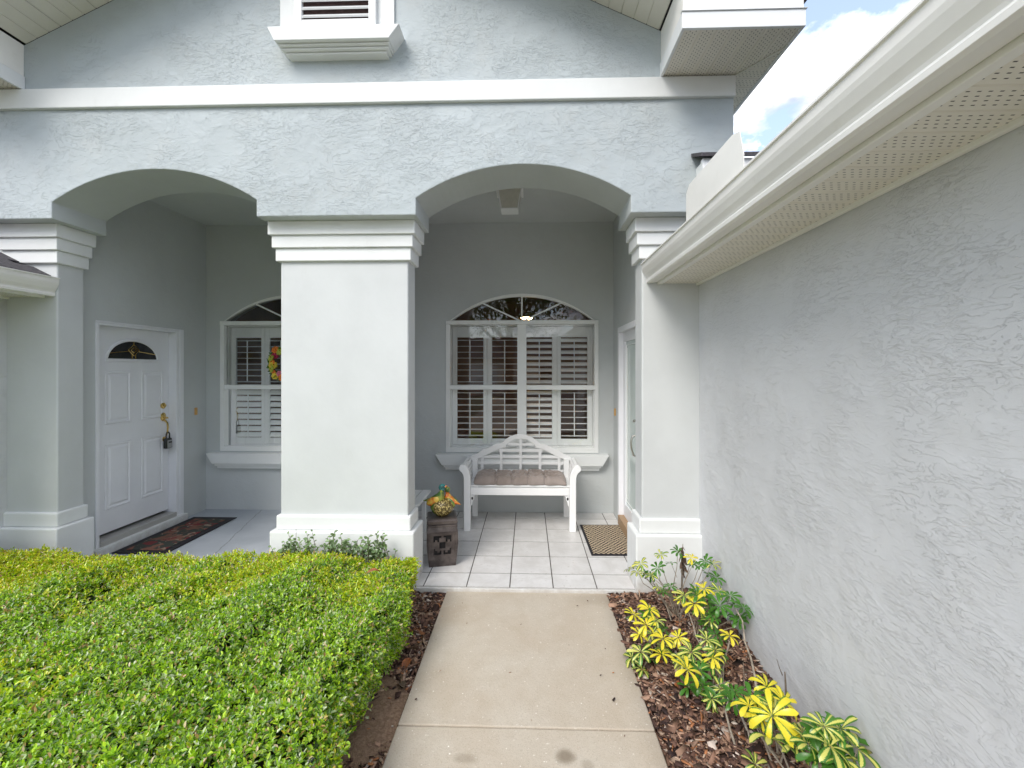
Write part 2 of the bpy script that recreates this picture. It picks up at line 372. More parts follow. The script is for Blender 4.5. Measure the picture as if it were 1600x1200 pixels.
def thing(name, label, cat, loc=(0, 0, 0), rz=0, group=None):
    o = bpy.data.objects.new(name, None); C.objects.link(o); o.location = loc; o.rotation_euler = (0, 0, rz)
    o.empty_display_size = .1; return tag(o, label, cat, group)
def tag(o, label, cat=None, group=None):
    o['label'] = label
    if cat: o['category'] = cat
    if group: o['group'] = group
    return o
def struct(o, label=None):
    o['kind'] = 'structure'
    if label: o['label'] = label
    return o
def stuff(o, label=None, cat=None):
    o['kind'] = 'stuff'
    if label: o['label'] = label
    if cat: o['category'] = cat
    return o
def np_mesh(name, V, F, mat, parent=None, col=None, smooth=False):
    me = bpy.data.meshes.new(name); k = F.shape[1]
    me.vertices.add(len(V)); me.vertices.foreach_set('co', V.astype(np.float32).ravel())
    me.loops.add(F.size); me.loops.foreach_set('vertex_index', F.astype(np.int32).ravel())
    me.polygons.add(len(F)); me.polygons.foreach_set('loop_start', np.arange(0, F.size, k, dtype=np.int32)); me.polygons.foreach_set('loop_total', np.full(len(F), k, dtype=np.int32))
    if smooth: me.polygons.foreach_set('use_smooth', np.ones(len(F), bool))
    me.update(calc_edges=True); me.validate()
    if col is not None:
        a = me.color_attributes.new('col', 'FLOAT_COLOR', 'POINT'); a.data.foreach_set('color', np.hstack([col, np.ones((len(col), 1))]).astype(np.float32).ravel())
    me.materials.append(mat)
    o = bpy.data.objects.new(name, me); C.objects.link(o)
    if parent: o.parent = parent
    return o

def leaves(P, D, N, L, W, col, fold=.25, tipcurve=.12):
    """P base points, D direction, N approx normal, L length, W width -> (V,F,C)"""
    D = D/np.linalg.norm(D, axis=1, keepdims=True)
    S = np.cross(D, N); S /= np.linalg.norm(S, axis=1, keepdims=True)+1e-9; U = np.cross(S, D)
    L = L[:, None]; W = W[:, None]
    tmpl = [(0, 0, 0), (.38, .5, fold), (.75, .38, fold*.8-tipcurve*.5), (1, 0, -tipcurve), (.75, -.38, fold*.8-tipcurve*.5), (.38, -.5, fold)]
    V = np.stack([P+D*L*a+S*W*b+U*W*c for a, b, c in tmpl], axis=1)
    n = len(P); base = (np.arange(n)*6)[:, None]
    F = np.vstack([base+np.array([[0, 1, 2, 3]]), base+np.array([[0, 3, 4, 5]])])
    return V.reshape(-1, 3), F, np.repeat(col, 6, axis=0)

# ================================================================== GROUND
lawn = B(); lawn.box(-250, 250, -300, 300, -.6, -.12); struct(lawn.obj('ground', M['lawn']))
# planting beds: gently uneven sheets
def sheet(name, x0, x1, y0, y1, zf, mat, d=.05):
    nx, ny = int((x1-x0)/d)+2, int((y1-y0)/d)+2
    X, Y = np.meshgrid(np.linspace(x0, x1, nx), np.linspace(y0, y1, ny)); Z = zf(X, Y)
    V = np.stack([X, Y, Z], -1).reshape(-1, 3); I = np.arange(nx*ny).reshape(ny, nx)
    F = np.stack([I[:-1, :-1], I[:-1, 1:], I[1:, 1:], I[1:, :-1]], -1).reshape(-1, 4)
    return np_mesh(name, V, F, mat, smooth=True)
def zbedR(x, y):
    return -.045+.05*np.clip((x-.60)/.6, 0, 1)+.012*np.sin(9*x+3*y)+.010*np.sin(7*y-4*x)
def zbedL(x, y): return -.05+.01*np.sin(11*x+2*y)+.01*np.sin(6*y)
struct(sheet('mulch_bed', .60, 1.306, .3, 3.36, zbedR, M['soil']), 'dark mulch bed between the walkway and the right wall')
struct(sheet('mulch_bed', -5.2, -.625, .3, 3.40, zbedL, M['soil']), 'dark mulch bed under the hedge left of the walkway')
struct(sheet('sand_patch', -.95, -.628, 1.86, 2.42, lambda x, y: zbedL(x, y)+.006+.012*(1-np.clip(((x+.78)/.2)**2+((y-2.13)/.3)**2, 0, 2)), M['sand'], .02), 'bare sandy soil at the walkway edge')
# walkway: slabs
walk = B(); walk.box(-.618, .592, .0, 3.335, -.14, -.035); walk = struct(walk.obj('walkway', M['soil']), 'concrete front walkway')
for (a, b) in ((2.078, 3.338), (.82, 2.070), (-.44, .812), (-1.70, -.448)):
    w = B(); w.box(-.622, .597, a, b, -.12, -.022); w.obj('slab', M['concrete'], walk, bevel=.007, seg=3)
# driveway far behind the viewer
dr = B(); dr.box(-2.0, 8, -16, -1.75, -.125, -.045); struct(dr.obj('driveway', M['concrete']))
rd = B(); rd.box(-80, 80, -26, -18, -.12, -.07); struct(rd.obj('road', simple('asphalt', (.05, .05, .052), .9)))

# bark chips
def chips(n, xr, yr, zf, keep=lambda x, y: np.ones_like(x, bool), smin=.012, smax=.05):
    x = rng.uniform(*xr, n); y = rng.uniform(*yr, n); k = keep(x, y); x, y = x[k], y[k]; n = len(x)
    L = rng.uniform(smin, smax, n)*(.55+rng.random(n)**3*1.5); W = L*rng.uniform(.18, .55, n); T = rng.uniform(.002, .007, n)
    a = rng.uniform(0, 2*np.pi, n); ti = rng.normal(0, .33, n); ro = rng.normal(0, .4, n)
    D = np.stack([np.cos(a)*np.cos(ti), np.sin(a)*np.cos(ti), np.sin(ti)], 1); Z = np.stack([np.zeros(n), np.zeros(n), np.ones(n)], 1)
    S = np.cross(Z, D); S /= np.linalg.norm(S, axis=1, keepdims=True); U = np.cross(D, S)
    S2 = S*np.cos(ro)[:, None]+U*np.sin(ro)[:, None]; U2 = np.cross(D, S2)
    P = np.stack([x, y, zf(x, y)+rng.uniform(.001, .020, n)], 1)
    L, W, T = L[:, None]/2, W[:, None]/2, T[:, None]/2
    j = lambda: rng.uniform(.55, 1.15, (n, 1))
    V = []
    for zt in (-1, 1):
        for (a_, b_) in ((-1, -1), (1, -1), (1, 1), (-1, 1)):
            V.append(P+D*L*a_*j()+S2*W*b_*j()+U2*T*zt)
    V = np.stack(V, 1); base = (np.arange(n)*8)[:, None]
    F = np.vstack([base+np.array([q]) for q in ((0, 3, 2, 1), (4, 5, 6, 7), (0, 1, 5, 4), (1, 2, 6, 5), (2, 3, 7, 6), (3, 0, 4, 7))])
    pal = np.array([(.06, .032, .025), (.13, .07, .05), (.22, .125, .085), (.34, .21, .145), (.46, .33, .24), (.38, .16, .07), (.56, .47, .40), (.04, .024, .022)])
    pr = np.array([.17, .21, .21, .15, .09, .05, .045, .075]); ci = rng.choice(len(pal), n, p=pr/pr.sum())
    col = pal[ci]*rng.uniform(.7, 1.25, (n, 1))
    return V.reshape(-1, 3), F, np.repeat(col, 8, axis=0)
def join(parts):
    V, F, Cc, o = [], [], [], 0
    for v, f, c in parts: V.append(v); F.append(f+o); Cc.append(c); o += len(v)
    return np.vstack(V), np.vstack(F), np.vstack(Cc)
V, F, Cc = chips(17000, (.605, 1.30), (.9, 3.33), zbedR)
stuff(np_mesh('bark_mulch', V, F, M['chipcol'], None, Cc), 'loose brown bark mulch under the yellow leaved shrubs on the right', 'mulch')['group'] = 'bark mulch beds beside the walkway'
V, F, Cc = chips(13000, (-1.15, -.63), (.9, 3.33), zbedL, lambda x, y: (((x+.78)/.2)**2+((y-2.13)/.27)**2 > 1) | (rng.random(len(x)) < .05))
stuff(np_mesh('bark_mulch', V, F, M['chipcol'], None, Cc), 'strip of brown bark mulch between the hedge and the walkway', 'mulch')['group'] = 'bark mulch beds beside the walkway'

V, F, Cc = chips(46, (-.60, .575), (1.3, 3.32), lambda x, y: -.0235+0*x, lambda x, y: (np.abs(x+.012) > .36) | (rng.random(len(x)) < .3), .006, .02)
stuff(np_mesh('bark_crumbs', V, F, M['chipcol'], None, Cc), 'small bark crumbs scattered on the concrete walkway', 'debris')
# ================================================================== HOUSE
house = thing('house', 'pale grey stucco house front with two arched porch openings and white trim', 'house', (0, 0, 0))
MX = lambda x: -2.86-x                      # the front is symmetric about x = -1.43
YF, YB = 3.22, 3.655                        # faces of the arcade wall
def arc(x0, x1, zs, za, n=28):
    c = (x0+x1)/2; hw = (x1-x0)/2; r = za-zs; Rr = (hw*hw+r*r)/(2*r); zc = za-Rr; a = math.asin(hw/Rr)
    return [(c+Rr*math.sin(t), zc+Rr*math.cos(t)) for t in [(-a+2*a*i/n) for i in range(n+1)]]
AR = (-.830, .750); AL = (MX(.750), MX(-.830))
def rake(x): return 4.12-.465*(x-1.0) if x > -1.43 else 4.12-.465*(MX(x)-1.0)
# arcade wall, split at the crown lines into slabs that meet edge to edge
w = B()
XL, XR = -4.34, 1.490
bot = [(XL, 2.818), (AL[0], 2.818)]+arc(AL[0], AL[1], 2.943, 3.183)+[(AL[1], 2.818), (AR[0], 2.818)]+arc(AR[0], AR[1], 2.943, 3.183)+[(AR[1], 2.818), (XR, 2.818)]
top = [(XR, 3.74), (XL, 3.74)]
w.prism(bot+top, 'y', YF, YB)
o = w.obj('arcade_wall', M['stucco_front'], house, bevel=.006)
o['label'] = 'rough stucco wall over the two arches'
o.data.materials.append(M['soffit_arch'])
for p in o.data.polygons:                   # undersides of the arches are smooth plaster
    if p.normal.z < -.2 or (abs(p.normal.x) > .8 and p.center.z < 3.0 and AL[0]-.1 < p.center.x < AR[1]+.1): p.material_index = 1
w = B(); VX = (-1.84, -.985); VZ = (4.24, 4.95)
g = [(XL, 3.74), (XR, 3.74), (XR, rake(XR)), (VX[1], rake(VX[1])), (-1.43, rake(-1.43)), (VX[0], rake(VX[0])), (XL, rake(XL))]
w.prism(g, 'y', YF, YB-.1)
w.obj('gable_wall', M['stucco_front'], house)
w = B(); w.box(XL-.05, 1.493, YF-.028, YF+.01, 3.640, 3.788); w.obj('band_moulding', M['trim'], house, bevel=.006)
# gable vent
vent = B()
vent.prism([(VX[0], 4.118), (VX[1], 4.118), (VX[1], 4.98), (VX[0], 4.98)], 'y', YF-.02, YF+.01); vent = vent.obj('gable_vent', M['trim'], house, bevel=.004)
f = B(); x0, x1 = -1.715, -1.11
f.box(x0, x0+.055, YF-.055, YF-.018, 4.118, 4.93); f.box(x1-.055, x1, YF-.055, YF-.018, 4.118, 4.93); f.box(x0+.055, x1-.055, YF-.055, YF-.018, 4.118, 4.238); f.box(x0+.055, x1-.055, YF-.055, YF-.018, 4.88, 4.93)
f.obj('vent_frame', M['white_paint'], vent, bevel=.004)
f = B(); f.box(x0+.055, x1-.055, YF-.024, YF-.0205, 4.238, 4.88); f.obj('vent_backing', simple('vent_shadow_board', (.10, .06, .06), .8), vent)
lv = B(); lv.prism([(-.034, -.006), (-.028, -.016), (.0, .020), (-.006, .026)], 'x', x0+.056, x1-.056); lm = lv.mesh('louver', M['white_paint'])
for i in range(10):
    o = link('louver', lm, vent); o.location = (0, YF-.022, 4.268+i*.0585)
s_ = B()
s_.prism([(-1.860, 4.117), (-.910, 4.117), (-.985, 4.018), (-1.810, 4.018)], 'y', YF-.15, YF+.005)
for (z0, z1, a, e0, e1) in ((4.002, 4.016, .118, -1.80, -.992), (3.986, 4.000, .096, -1.785, -1.005), (3.969, 3.984, .070, -1.765, -1.025)): s_.box(e0, e1, YF-a, YF+.005, z0, z1)
s_.obj('vent_sill', M['trim'], vent, bevel=.004)

# ---- columns (centre, right, left) with capital mouldings and bases
def column(x0, x1, y0, y1, left=True, right=True, label=None):
    e = lambda d: (x0-(d if left else 0), x1+(d if right else 0), y0-d, y1+d*.6)
    b = B(); b.box(x0, x1, y0, y1, -.03, 2.818); sh = b.obj('column', M['column'], house, bevel=.012, seg=3)
    if label: sh['label'] = label
    for (z0, z1, d) in ((2.519, 2.618, .026), (2.6185, 2.713, .046), (2.7135, 2.8178, .066)):
        xx = e(d); t = B(); t.box(xx[0], xx[1], xx[2], xx[3], z0, z1); t.obj('capital_moulding', M['trim'], sh, bevel=.005)
    xx = e(.024); t = B(); t.box(*xx, .4225, .535); t.obj('base_moulding', M['trim'], sh, bevel=.012, seg=3)
    xx = e(.058); t = B(); t.box(*xx, -.06, .422); t.obj('plinth', M['trim'], sh, bevel=.012, seg=3)
    return sh
column(-1.942, -.932, 3.388, 3.60, label='wide central column between the two arches')
column(.872, 1.330, 3.388, 3.60, left=True, right=False, label='right column against the side wall')
column(-4.18, MX(.892), 3.388, 3.60, left=False, right=True, label='left column beside the low shingled roof')

# ---- porch shell
XPL, XPR, YP, ZC = -3.86, .998, 5.15, 3.40
WXC = (-.072, -2.788); WW = 1.79
def window_wall(b, xa, xb, wins):
    x = xa
    for wc in wins:
        a, c = wc-WW/2, wc+WW/2
        b.prism([(x, -.1), (a, -.1), (a, 3.6), (x, 3.6)], 'y', YP, YP+.15)
        b.prism([(a, -.1), (c, -.1), (c, .70), (a, .70)], 'y', YP, YP+.15)
        b.prism([(a, 2.205)]+arc(a, c, 2.205, 2.565)[1:-1]+[(c, 2.205), (c, 3.6), (a, 3.6)], 'y', YP, YP+.15)
        x = c
    b.prism([(x, -.1), (xb, -.1), (xb, 3.6), (x, 3.6)], 'y', YP, YP+.15)
w = B(); window_wall(w, XPL-.15, XPR+.15, [WXC[1], WXC[0]]); w.obj('porch_back_wall', M['stucco_porch'], house)
# side walls with door openings
LD = (3.80, 4.735, .125, 2.10)     # y0,y1,z0,z1 of the left door opening
RD = (3.93, 4.80, .09, 2.10)
w = B()
for (ya, yb, za, zb) in ((YB-.06, LD[0], -.1, 3.6), (LD[1], YP-.001, -.1, 3.6), (LD[0], LD[1], LD[3], 3.6), (LD[0], LD[1], -.1, .06)): w.box(XPL-.15, XPL, ya, yb, za, zb)
w.obj('porch_side_wall', M['stucco_porch'], house)
w = B()
for (ya, yb, za, zb) in ((YB-.06, RD[0], -.1, 3.6), (RD[1], YP-.001, -.1, 3.6), (RD[0], RD[1], RD[3], 3.6), (RD[0], RD[1], -.1, .05)): w.box(XPR, XPR+.15, ya, yb, za, zb)
w.obj('porch_side_wall', M['stucco_porch'], house)
w = B(); w.box(-1.56, -1.39, 3.605, YP-.001, -.1, ZC); w.obj('porch_divider_wall', M['stucco_porch'], house)
w = B(); w.box(XPL, XPR, YB+.001, YP, ZC, ZC+.1); w.obj('porch_ceiling', M['stucco_porch'], house)
# floors
fl = B(); fl.box(-1.39, 1.30, 3.363, 5.15, -.12, -.0045); fl = struct(fl.obj('porch_floor', M['grout']), 'tiled floor of the right porch')
xs = [-1.39, -1.144, -.8095, -.475, -.1405, .194, .5285, .863, .998]; ys = [3.365, 3.597, 3.9315, 4.266, 4.6005, 4.935, 5.15]
for i in range(len(xs)-1):
    for j in range(len(ys)-1):
        t = B(); gq = .0045; wx, wy = (xs[i+1]-xs[i])/2-gq, (ys[j+1]-ys[j])/2-.0075
        t.box(-wx, wx, -wy, wy, -.0125, random.uniform(-.0005, .0006)); o = t.obj('tile', M['tile'], fl)
        o.location = ((xs[i]+xs[i+1])/2, (ys[j]+ys[j+1])/2, 0)
t = B(); t.box(-.88, .835, 3.335, 3.362, -.10, .0); t.obj('porch_step_edge', M['trim'], house, bevel=.003)
fl2 = B(); fl2.box(-3.86, -1.56, 3.36, 5.15, -.12, -.001); struct(fl2.obj('porch_floor', M['painted_floor']), 'grey painted concrete floor of the left porch')

# ---- windows with interior plantation shutters
def window(wc, tilts, label):
    a, c = wc-WW/2, wc+WW/2; fw = .047; Y0, Y1 = YP-.012, YP+.05
    fr = B(); fr.box(a, a+fw, Y0, Y1, .70, 2.205); fr.box(c-fw, c, Y0, Y1, .70, 2.205); fr.box(a+fw, c-fw, Y0, Y1, .70, .757)
    fr = fr.obj('window', M['frame_white'], house, bevel=.003); fr['label'] = label
    t = B(); t.box(a, c, Y0-.006, Y1, 2.206, 2.252); t.obj('transom_rail', M['frame_white'], fr, bevel=.003)
    t = B(); t.box(wc-.054, wc+.054, Y0+.008, Y1, .757, 2.205); t.obj('mullion', M['frame_white'], fr, bevel=.003)
    for (u0, u1) in ((a+fw, wc-.054), (wc+.054, c-fw)):
        t = B(); t.box(u0, u1, Y0+.012, Y1-.01, 1.438, 1.490); t.obj('meeting_rail', M['frame_white'], fr, bevel=.003)
    ou = arc(a, c, 2.206, 2.565, 32); inn = arc(a+.065, c-.065, 2.252, 2.533, 32)
    ou = [(x, max(z, 2.2525)) for x, z in ou]
    t = B(); t.prism(ou+inn[::-1], 'y', Y0, Y1); t.obj('arch_frame', M['frame_white'], fr, bevel=.003)
    for (dx) in (-.47, 0, .47):
        zt = 2.533-(.0 if dx == 0 else .088); x1_ = wc+dx*(1 if dx == 0 else .98)
        d = Vector((x1_-wc, 0, zt-2.252)).normalized(); q = Vector((d.z, 0, -d.x))*.008; o_ = Vector((wc+(0 if dx == 0 else .03*np.sign(dx)), 0, 2.2525)); e_ = Vector((x1_, 0, zt+.01))
        t = B(); t.prism([((o_+q).x, (o_+q).z), ((e_+q).x, (e_+q).z), ((e_-q).x, (e_-q).z), ((o_-q).x, (o_-q).z)], 'y', Y0+.008, Y0+.034); t.obj('glazing_bar', M['frame_white'], fr)
    yp = YP+.030
    for (u0, u1) in ((a+fw, wc-.054), (wc+.054, c-fw)):
        for (z0, z1) in ((.757, 1.438), (1.490, 2.206)):
            t = B(); t.add([(u0, yp, z0), (u1, yp, z0), (u1, yp, z1), (u0, yp, z1)], [(0, 1, 2, 3)]); t.obj('pane', M['glass'], fr)
    t = B(); aa = arc(a+.066, c-.066, 2.253, 2.532, 32); t.add([(x, yp-.006, z) for x, z in aa], [tuple(range(len(aa)))]); t.obj('pane', M['glass'], fr)
    # sill
    s = B(); z1 = .690
    s.prism([(a-.105, z1), (c+.105, z1), (c+.03, .565), (a-.03, .565)], 'y', YP-.11, YP+.01); s.box(a-.015, c+.015, YP-.085, YP+.01, .537, .563); s.box(a+.0, c, YP-.06, YP+.01, .505, .535)
    s.obj('window_sill', M['trim'], fr, bevel=.004)
    # shutters
    pan = [(a+.058, a+.115, a+.43, a+.475), (a+.477, a+.535, a+.842, a+.890), (c-.890, c-.842, c-.535, c-.477), (c-.475, c-.43, c-.115, c-.058)]
    sy0, sy1 = YP+.105, YP+.133
    t = B(); t.box(a+.012, a+.056, sy0-.045, sy1+.02, .72, 2.25); t.box(c-.056, c-.012, sy0-.045, sy1+.02, .72, 2.25); t.box(a+.056, c-.056, sy0-.045, sy1+.02, .72, .768); t.box(a+.056, c-.056, sy0-.045, sy1+.02, 2.192, 2.25); t.box(wc-.05, wc+.05, sy0-.045, sy0-.003, .768, 2.192); t.obj('shutter_surround', M['shutter_white'], fr, bevel=.002)
    for pi, (p0, l0, l1, p1) in enumerate(pan):
        t = B(); t.box(p0, l0, sy0, sy1, .77, 2.19); t.box(l1, p1, sy0, sy1, .77, 2.19)
        for (z0, z1_) in ((.77, .845), (1.432, 1.492), (2.062, 2.19)): t.box(l0, l1, sy0, sy1, z0, z1_)
        t.obj('shutter_frame', M['shutter_white'], fr, bevel=.003)
        n = 12; hw, th = .032, .0048
        prof = [(hw*math.cos(2*math.pi*k/n), th*math.sin(2*math.pi*k/n)) for k in range(n)]
        t = B(); t.prism(prof, 'x', l0+.002-wc, l1-.002-wc); lm = t.mesh('louver', M['shutter_white'])
        for ri, (z0, z1_) in enumerate(((.845, 1.432), (1.492, 2.062))):
            tilt = tilts[ri][pi]; nl = 8; pt = (z1_-z0)/nl
            for k in range(nl):
                o = link('louver', lm, fr, smooth=True); o.location = (wc, (sy0+sy1)/2, z0+pt*(k+.5)); o.rotation_euler = (R(tilt+random.uniform(-1.5, 1.5)), 0, 0)
            yo = (sy0+sy1)/2-.032*math.cos(R(tilt))-.004; zo = -.032*math.sin(R(tilt))
            t = B(); xm = (l0+l1)/2; t.box(xm-.0055, xm+.0055, yo-.005, yo+.003, z0+.035+zo, z1_-.03+zo); t.obj('tilt_rod', M['shutter_white'], fr)
    return fr
window(WXC[0], ((4, 4, 32, 2), (3, 3, 38, 42)), 'arched window behind the white bench')
window(WXC[1], ((56, 56, 56, 56), (8, 8, 8, 8)), 'arched window beside the left front door')

# ---- left front door (on the side wall)
fr = B(); xo = XPL
fr.box(xo-.14, xo+.012, LD[1]-.045, LD[1]+.0, LD[2]-.06, LD[3]); fr.box(xo-.14, xo+.012, LD[0], LD[0]+.03, LD[2]-.06, LD[3]); fr.box(xo-.14, xo+.012, LD[0]+.03, LD[1]-.045, LD[3]-.022, LD[3])
fr.box(xo-.001, xo+.016, LD[1]+.001, LD[1]+.055, .0, LD[3]+.018); fr.box(xo-.001, xo+.010, LD[0]-.0, LD[1]+.0, LD[3]+.001, LD[3]+.018)
door = B(); DX = xo-.075; dy0, dy1, dz0, dz1 = LD[0]+.032, LD[1]-.047, .15, 2.076
door.box(DX-.04, DX, dy0, dy1, dz0, dz1)
door = door.obj('front_door', M['door_white'], house); door['label'] = 'white panelled front door with a half round window, left porch'
fr.obj('door_frame', M['door_white'], door, bevel=.004)
def mould(pts, name='moulding', r=.007, mat='door_white', closed=True):
    t = B(); t.tube([(DX+.003, p[0], p[1]) for p in (pts+[pts[0]] if closed else pts)], r, 6); return t.obj(name, M[mat], door, smooth=True)
dw = dy1-dy0
for (a, b) in ((dy0+.13, dy0+.40), (dy0+.515, dy0+.785)):
    for (z0, z1) in ((.36, .98), (1.16, 1.66)):
        # raised panel with sunk border
        ring = B(); o0 = [(a, z0), (b, z0), (b, z1), (a, z1)]
        def rp(d, x): return [(x, a+d, z0+d), (x, b-d, z0+d), (x, b-d, z1-d), (x, a+d, z1-d)]
        vs = rp(0, DX+.0015)+rp(.006, DX+.008)+rp(.018, DX+.008)+rp(.026, DX+.0018)+rp(.036, DX+.0018)+rp(.052, DX+.009)
        fs = [(k*4+i, k*4+(i+1) % 4, (k+1)*4+(i+1) % 4, (k+1)*4+i) for k in range(5) for i in range(4)]+[(20, 21, 22, 23)]
        ring.add(vs, fs); ring.obj('door_panel', M['door_white'], door)
yc = (dy0+dy1)/2; za = 1.765
half = [(yc+.285*math.cos(math.pi*i/20), za+.20*math.sin(math.pi*i/20)) for i in range(21)]
mould(half, 'fanlight_frame', .014)
half2 = [(yc+.272*math.cos(math.pi*i/20), za+.188*math.sin(math.pi*i/20)) for i in range(21)]
t = B(); t.add([(DX+.002, y, z) for y, z in half2], [tuple(range(21))]); t.obj('fanlight_pane', simple('dark_leaded_glass', (.03, .032, .035), .12), door)
cm = B()
def came(p, q): cm.tube([(DX+.005, *p), (DX+.005, *q)], .0038, 5)
for sgn in (-1, 1):
    came((yc+sgn*.045, za+.09), (yc+sgn*.25, za+.065)); came((yc+sgn*.02, za+.0), (yc+sgn*.02, za+.06)); came((yc+sgn*.06, za+.10), (yc, za+.155)); came((yc+sgn*.06, za+.10), (yc, za+.045)); came((yc+sgn*.03, za+.10), (yc, za+.127)); came((yc+sgn*.03, za+.10), (yc, za+.073))
came((yc, za+.155), (yc, za+.186)); cm.obj('lead_came', M['brass'], door)
t = B(); t.box(xo-.15, xo+.02, LD[0]+.031, LD[1]-.046, .06, .118); t.obj('threshold', M['threshold'], door, bevel=.006)
t = B(); t.box(xo-.002, xo+.06, LD[0]-.05, LD[1]+.06, .0, .072); t.obj('door_step', M['trim'], door, bevel=.006)
yh = dy1-.075
t = B(); t.lathe([(.0, 0), (.033, 0), (.033, .008), (.026, .014), (.014, .018), (.014, .028), (.0, .03)], 20, (DX, yh, 1.285), 'x'); t.obj('deadbolt', M['brass'], door, smooth=True)
t = B(); t.lathe([(.0, 0), (.034, 0), (.034, .008), (.026, .014), (.0, .016)], 20, (DX, yh, 1.165), 'x', 1, 1.35)
t.tube([(DX+.012, yh, 1.13), (DX+.03, yh, 1.12), (DX+.05, yh, 1.10), (DX+.056, yh, 1.05), (DX+.05, yh, .99), (DX+.03, yh, .945), (DX+.006, yh, .93)], [.010, .010, .009, .0085, .0075, .007, .010], 8)
t.ball((DX+.012, yh, .925), (.012, .018, .026), 10, 6); t.tube([(DX+.02, yh, 1.15), (DX+.05, yh, 1.155), (DX+.06, yh, 1.15)], [.006, .010, .006], 8)
t.obj('door_handle', M['brass'], door, smooth=True)
lb = thing('lockbox', 'black and grey key lockbox hanging from the brass door handle', 'lockbox', (DX+.056, yh, .99))
t = B(); t.tube([(0, -.022, -.075), (0, -.022, -.01), (0, -.012, .006), (0, .0, .011), (0, .012, .006), (0, .022, -.01), (0, .022, -.075)], .006, 8); t.obj('shackle', M['black'], lb, smooth=True)
t = B(); t.box(-.022, .018, -.038, .038, -.165, -.055); t.obj('body', M['black'], lb, bevel=.010, seg=3)
t = B(); t.box(.0185, .026, -.031, .031, -.158, -.075); t.obj('face_plate', M['steel'], lb, bevel=.005)
t = B(); t.box(.0262, .029, -.020, .020, -.105, -.088); t.obj('dial_window', M['black'], lb)
def bell(x, y, z, nrm, label):
    t = B(); t.box(-.007, .007, -.018, .018, -.042, .042); o = t.obj('doorbell', M['plaque'], None, bevel=.004); o.location = (x+nrm*.007, y, z)
    tag(o, label, 'doorbell', 'amber doorbells on the porch walls'); q = B(); q.box(.0072*nrm-(.002 if nrm < 0 else 0), .0072*nrm+(.002 if nrm > 0 else 0), -.011, .011, -.032, .032); q.obj('button_plate', M['plaque'], o)
bell(XPL, 4.98, 1.19, 1, 'small amber doorbell on the wall between the left door and window')
bell(XPR, 5.03, 1.19, -1, 'small amber doorbell on the wall beside the glass storm door')

# ---- right storm door (on the right side wall)
sd_ = B(); XO = XPR
y0, y1, z0, z1 = RD
sd_.box(XO+.03, XO+.06, y0+.035, y0+.125, z0+.02, z1-.03); sd_.box(XO+.03, XO+.06, y1-.125, y1-.035, z0+.02, z1-.03); sd_.box(XO+.03, XO+.06, y0+.125, y1-.125, z1-.13, z1-.03); sd_.box(XO+.03, XO+.06, y0+.125, y1-.125, z0+.02, z0+.16)
sd_ = sd_.obj('storm_door', M['door_white'], house, bevel=.003); sd_['label'] = 'white framed full glass storm door in the right porch'
t = B(); t.box(XO-.018, XO+.14, y1-.034, y1+.03, .0, z1+.03); t.box(XO-.018, XO+.14, y0-.03, y0+.034, .0, z1+.03); t.box(XO-.018, XO+.14, y0+.034, y1-.034, z1-.028, z1+.03); t.obj('door_frame', M['door_white'], sd_, bevel=.004)
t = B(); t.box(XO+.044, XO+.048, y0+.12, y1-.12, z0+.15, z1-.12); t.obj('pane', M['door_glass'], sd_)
t = B(); t.tube([(XO+.0475-.008, y0+.17, z1-.17), (XO+.0395, y1-.16, z1-.17), (XO+.0395, y1-.16, z0+.2), (XO+.0395, y0+.17, z0+.2)], .0035, 5); t.tube([(XO+.0395, y1-.19, z1-.2), (XO+.0395, y1-.19, z0+.23)], .0025, 5); t.obj('etched_line', M['frame_white'], sd_)
t = B(); t.box(XO+.11, XO+.14, y0+.035, y1-.035, z0, z1-.03); t.obj('inner_door_leaf', M['door_white'], sd_)
yh2 = y0+.20
t = B(); t.lathe([(0, 0), (.026, 0), (.026, -.012), (.012, -.02), (.014, -.04), (0, -.042)], 16, (XO+.03, yh2+.02, 1.19), 'x'); t.tube([(XO+.03, yh2, 1.06), (XO-.02, yh2, 1.05), (XO-.035, yh2, 1.0), (XO-.03, yh2, .93), (XO-.01, yh2, .87), (XO+.03, yh2, .86)], [.012, .010, .009, .009, .010, .012], 8); t.obj('door_handle', M['nickel'], sd_, smooth=True)
t = B(); t.box(XO-.03, XO+.10, y0+.036, y1-.036, .012, z0+.018); t.obj('threshold', M['wood_sill'], sd_, bevel=.004)

# ---- room behind the windows
rm = B(); rm.box(-4.0, 1.14, 8.6, 8.7, -.1, 3.4); rm.box(-4.1, -4.0, 5.31, 8.7, -.1, 3.4); rm.box(1.15, 1.25, 5.31, 8.7, -.1, 3.4); rm.box(-4.0, 1.14, 5.31, 8.6, 3.0, 3.1); rm.box(-1.55, -1.40, 5.31, 8.6, -.1, 2.999)
rm.obj('interior_wall', M['interior_wall'], house)
rm = B(); rm.box(-4.0, 1.14, 5.31, 8.6, -.12, -.02); rm.obj('interior_floor', M['interior_dark'], house)
pl = thing('pendant_lamp', 'lit warm pendant lamp hanging in the room behind the arched window', 'lamp', (-.02, 6.3, 2.42))
t = B(); t.tube([(0, 0, .06), (0, 0, .575)], .004, 6); t.obj('cord', M['black'], pl)
t = B(); t.lathe([(.02, .07), (.07, .05), (.12, .0), (.115, -.004), (.06, .044), (.02, .062)], 20); t.obj('lamp_shade', M['brass'], pl, smooth=True)
mm = NT('lamp_glow'); mm.b.inputs['Emission Color'].default_value = (1, .62, .28, 1); mm.b.inputs['Emission Strength'].default_value = 16
t = B(); t.ball((0, 0, 0), (.085, .085, .03), 14, 8); t.obj('bulb', mm.m, pl, smooth=True)

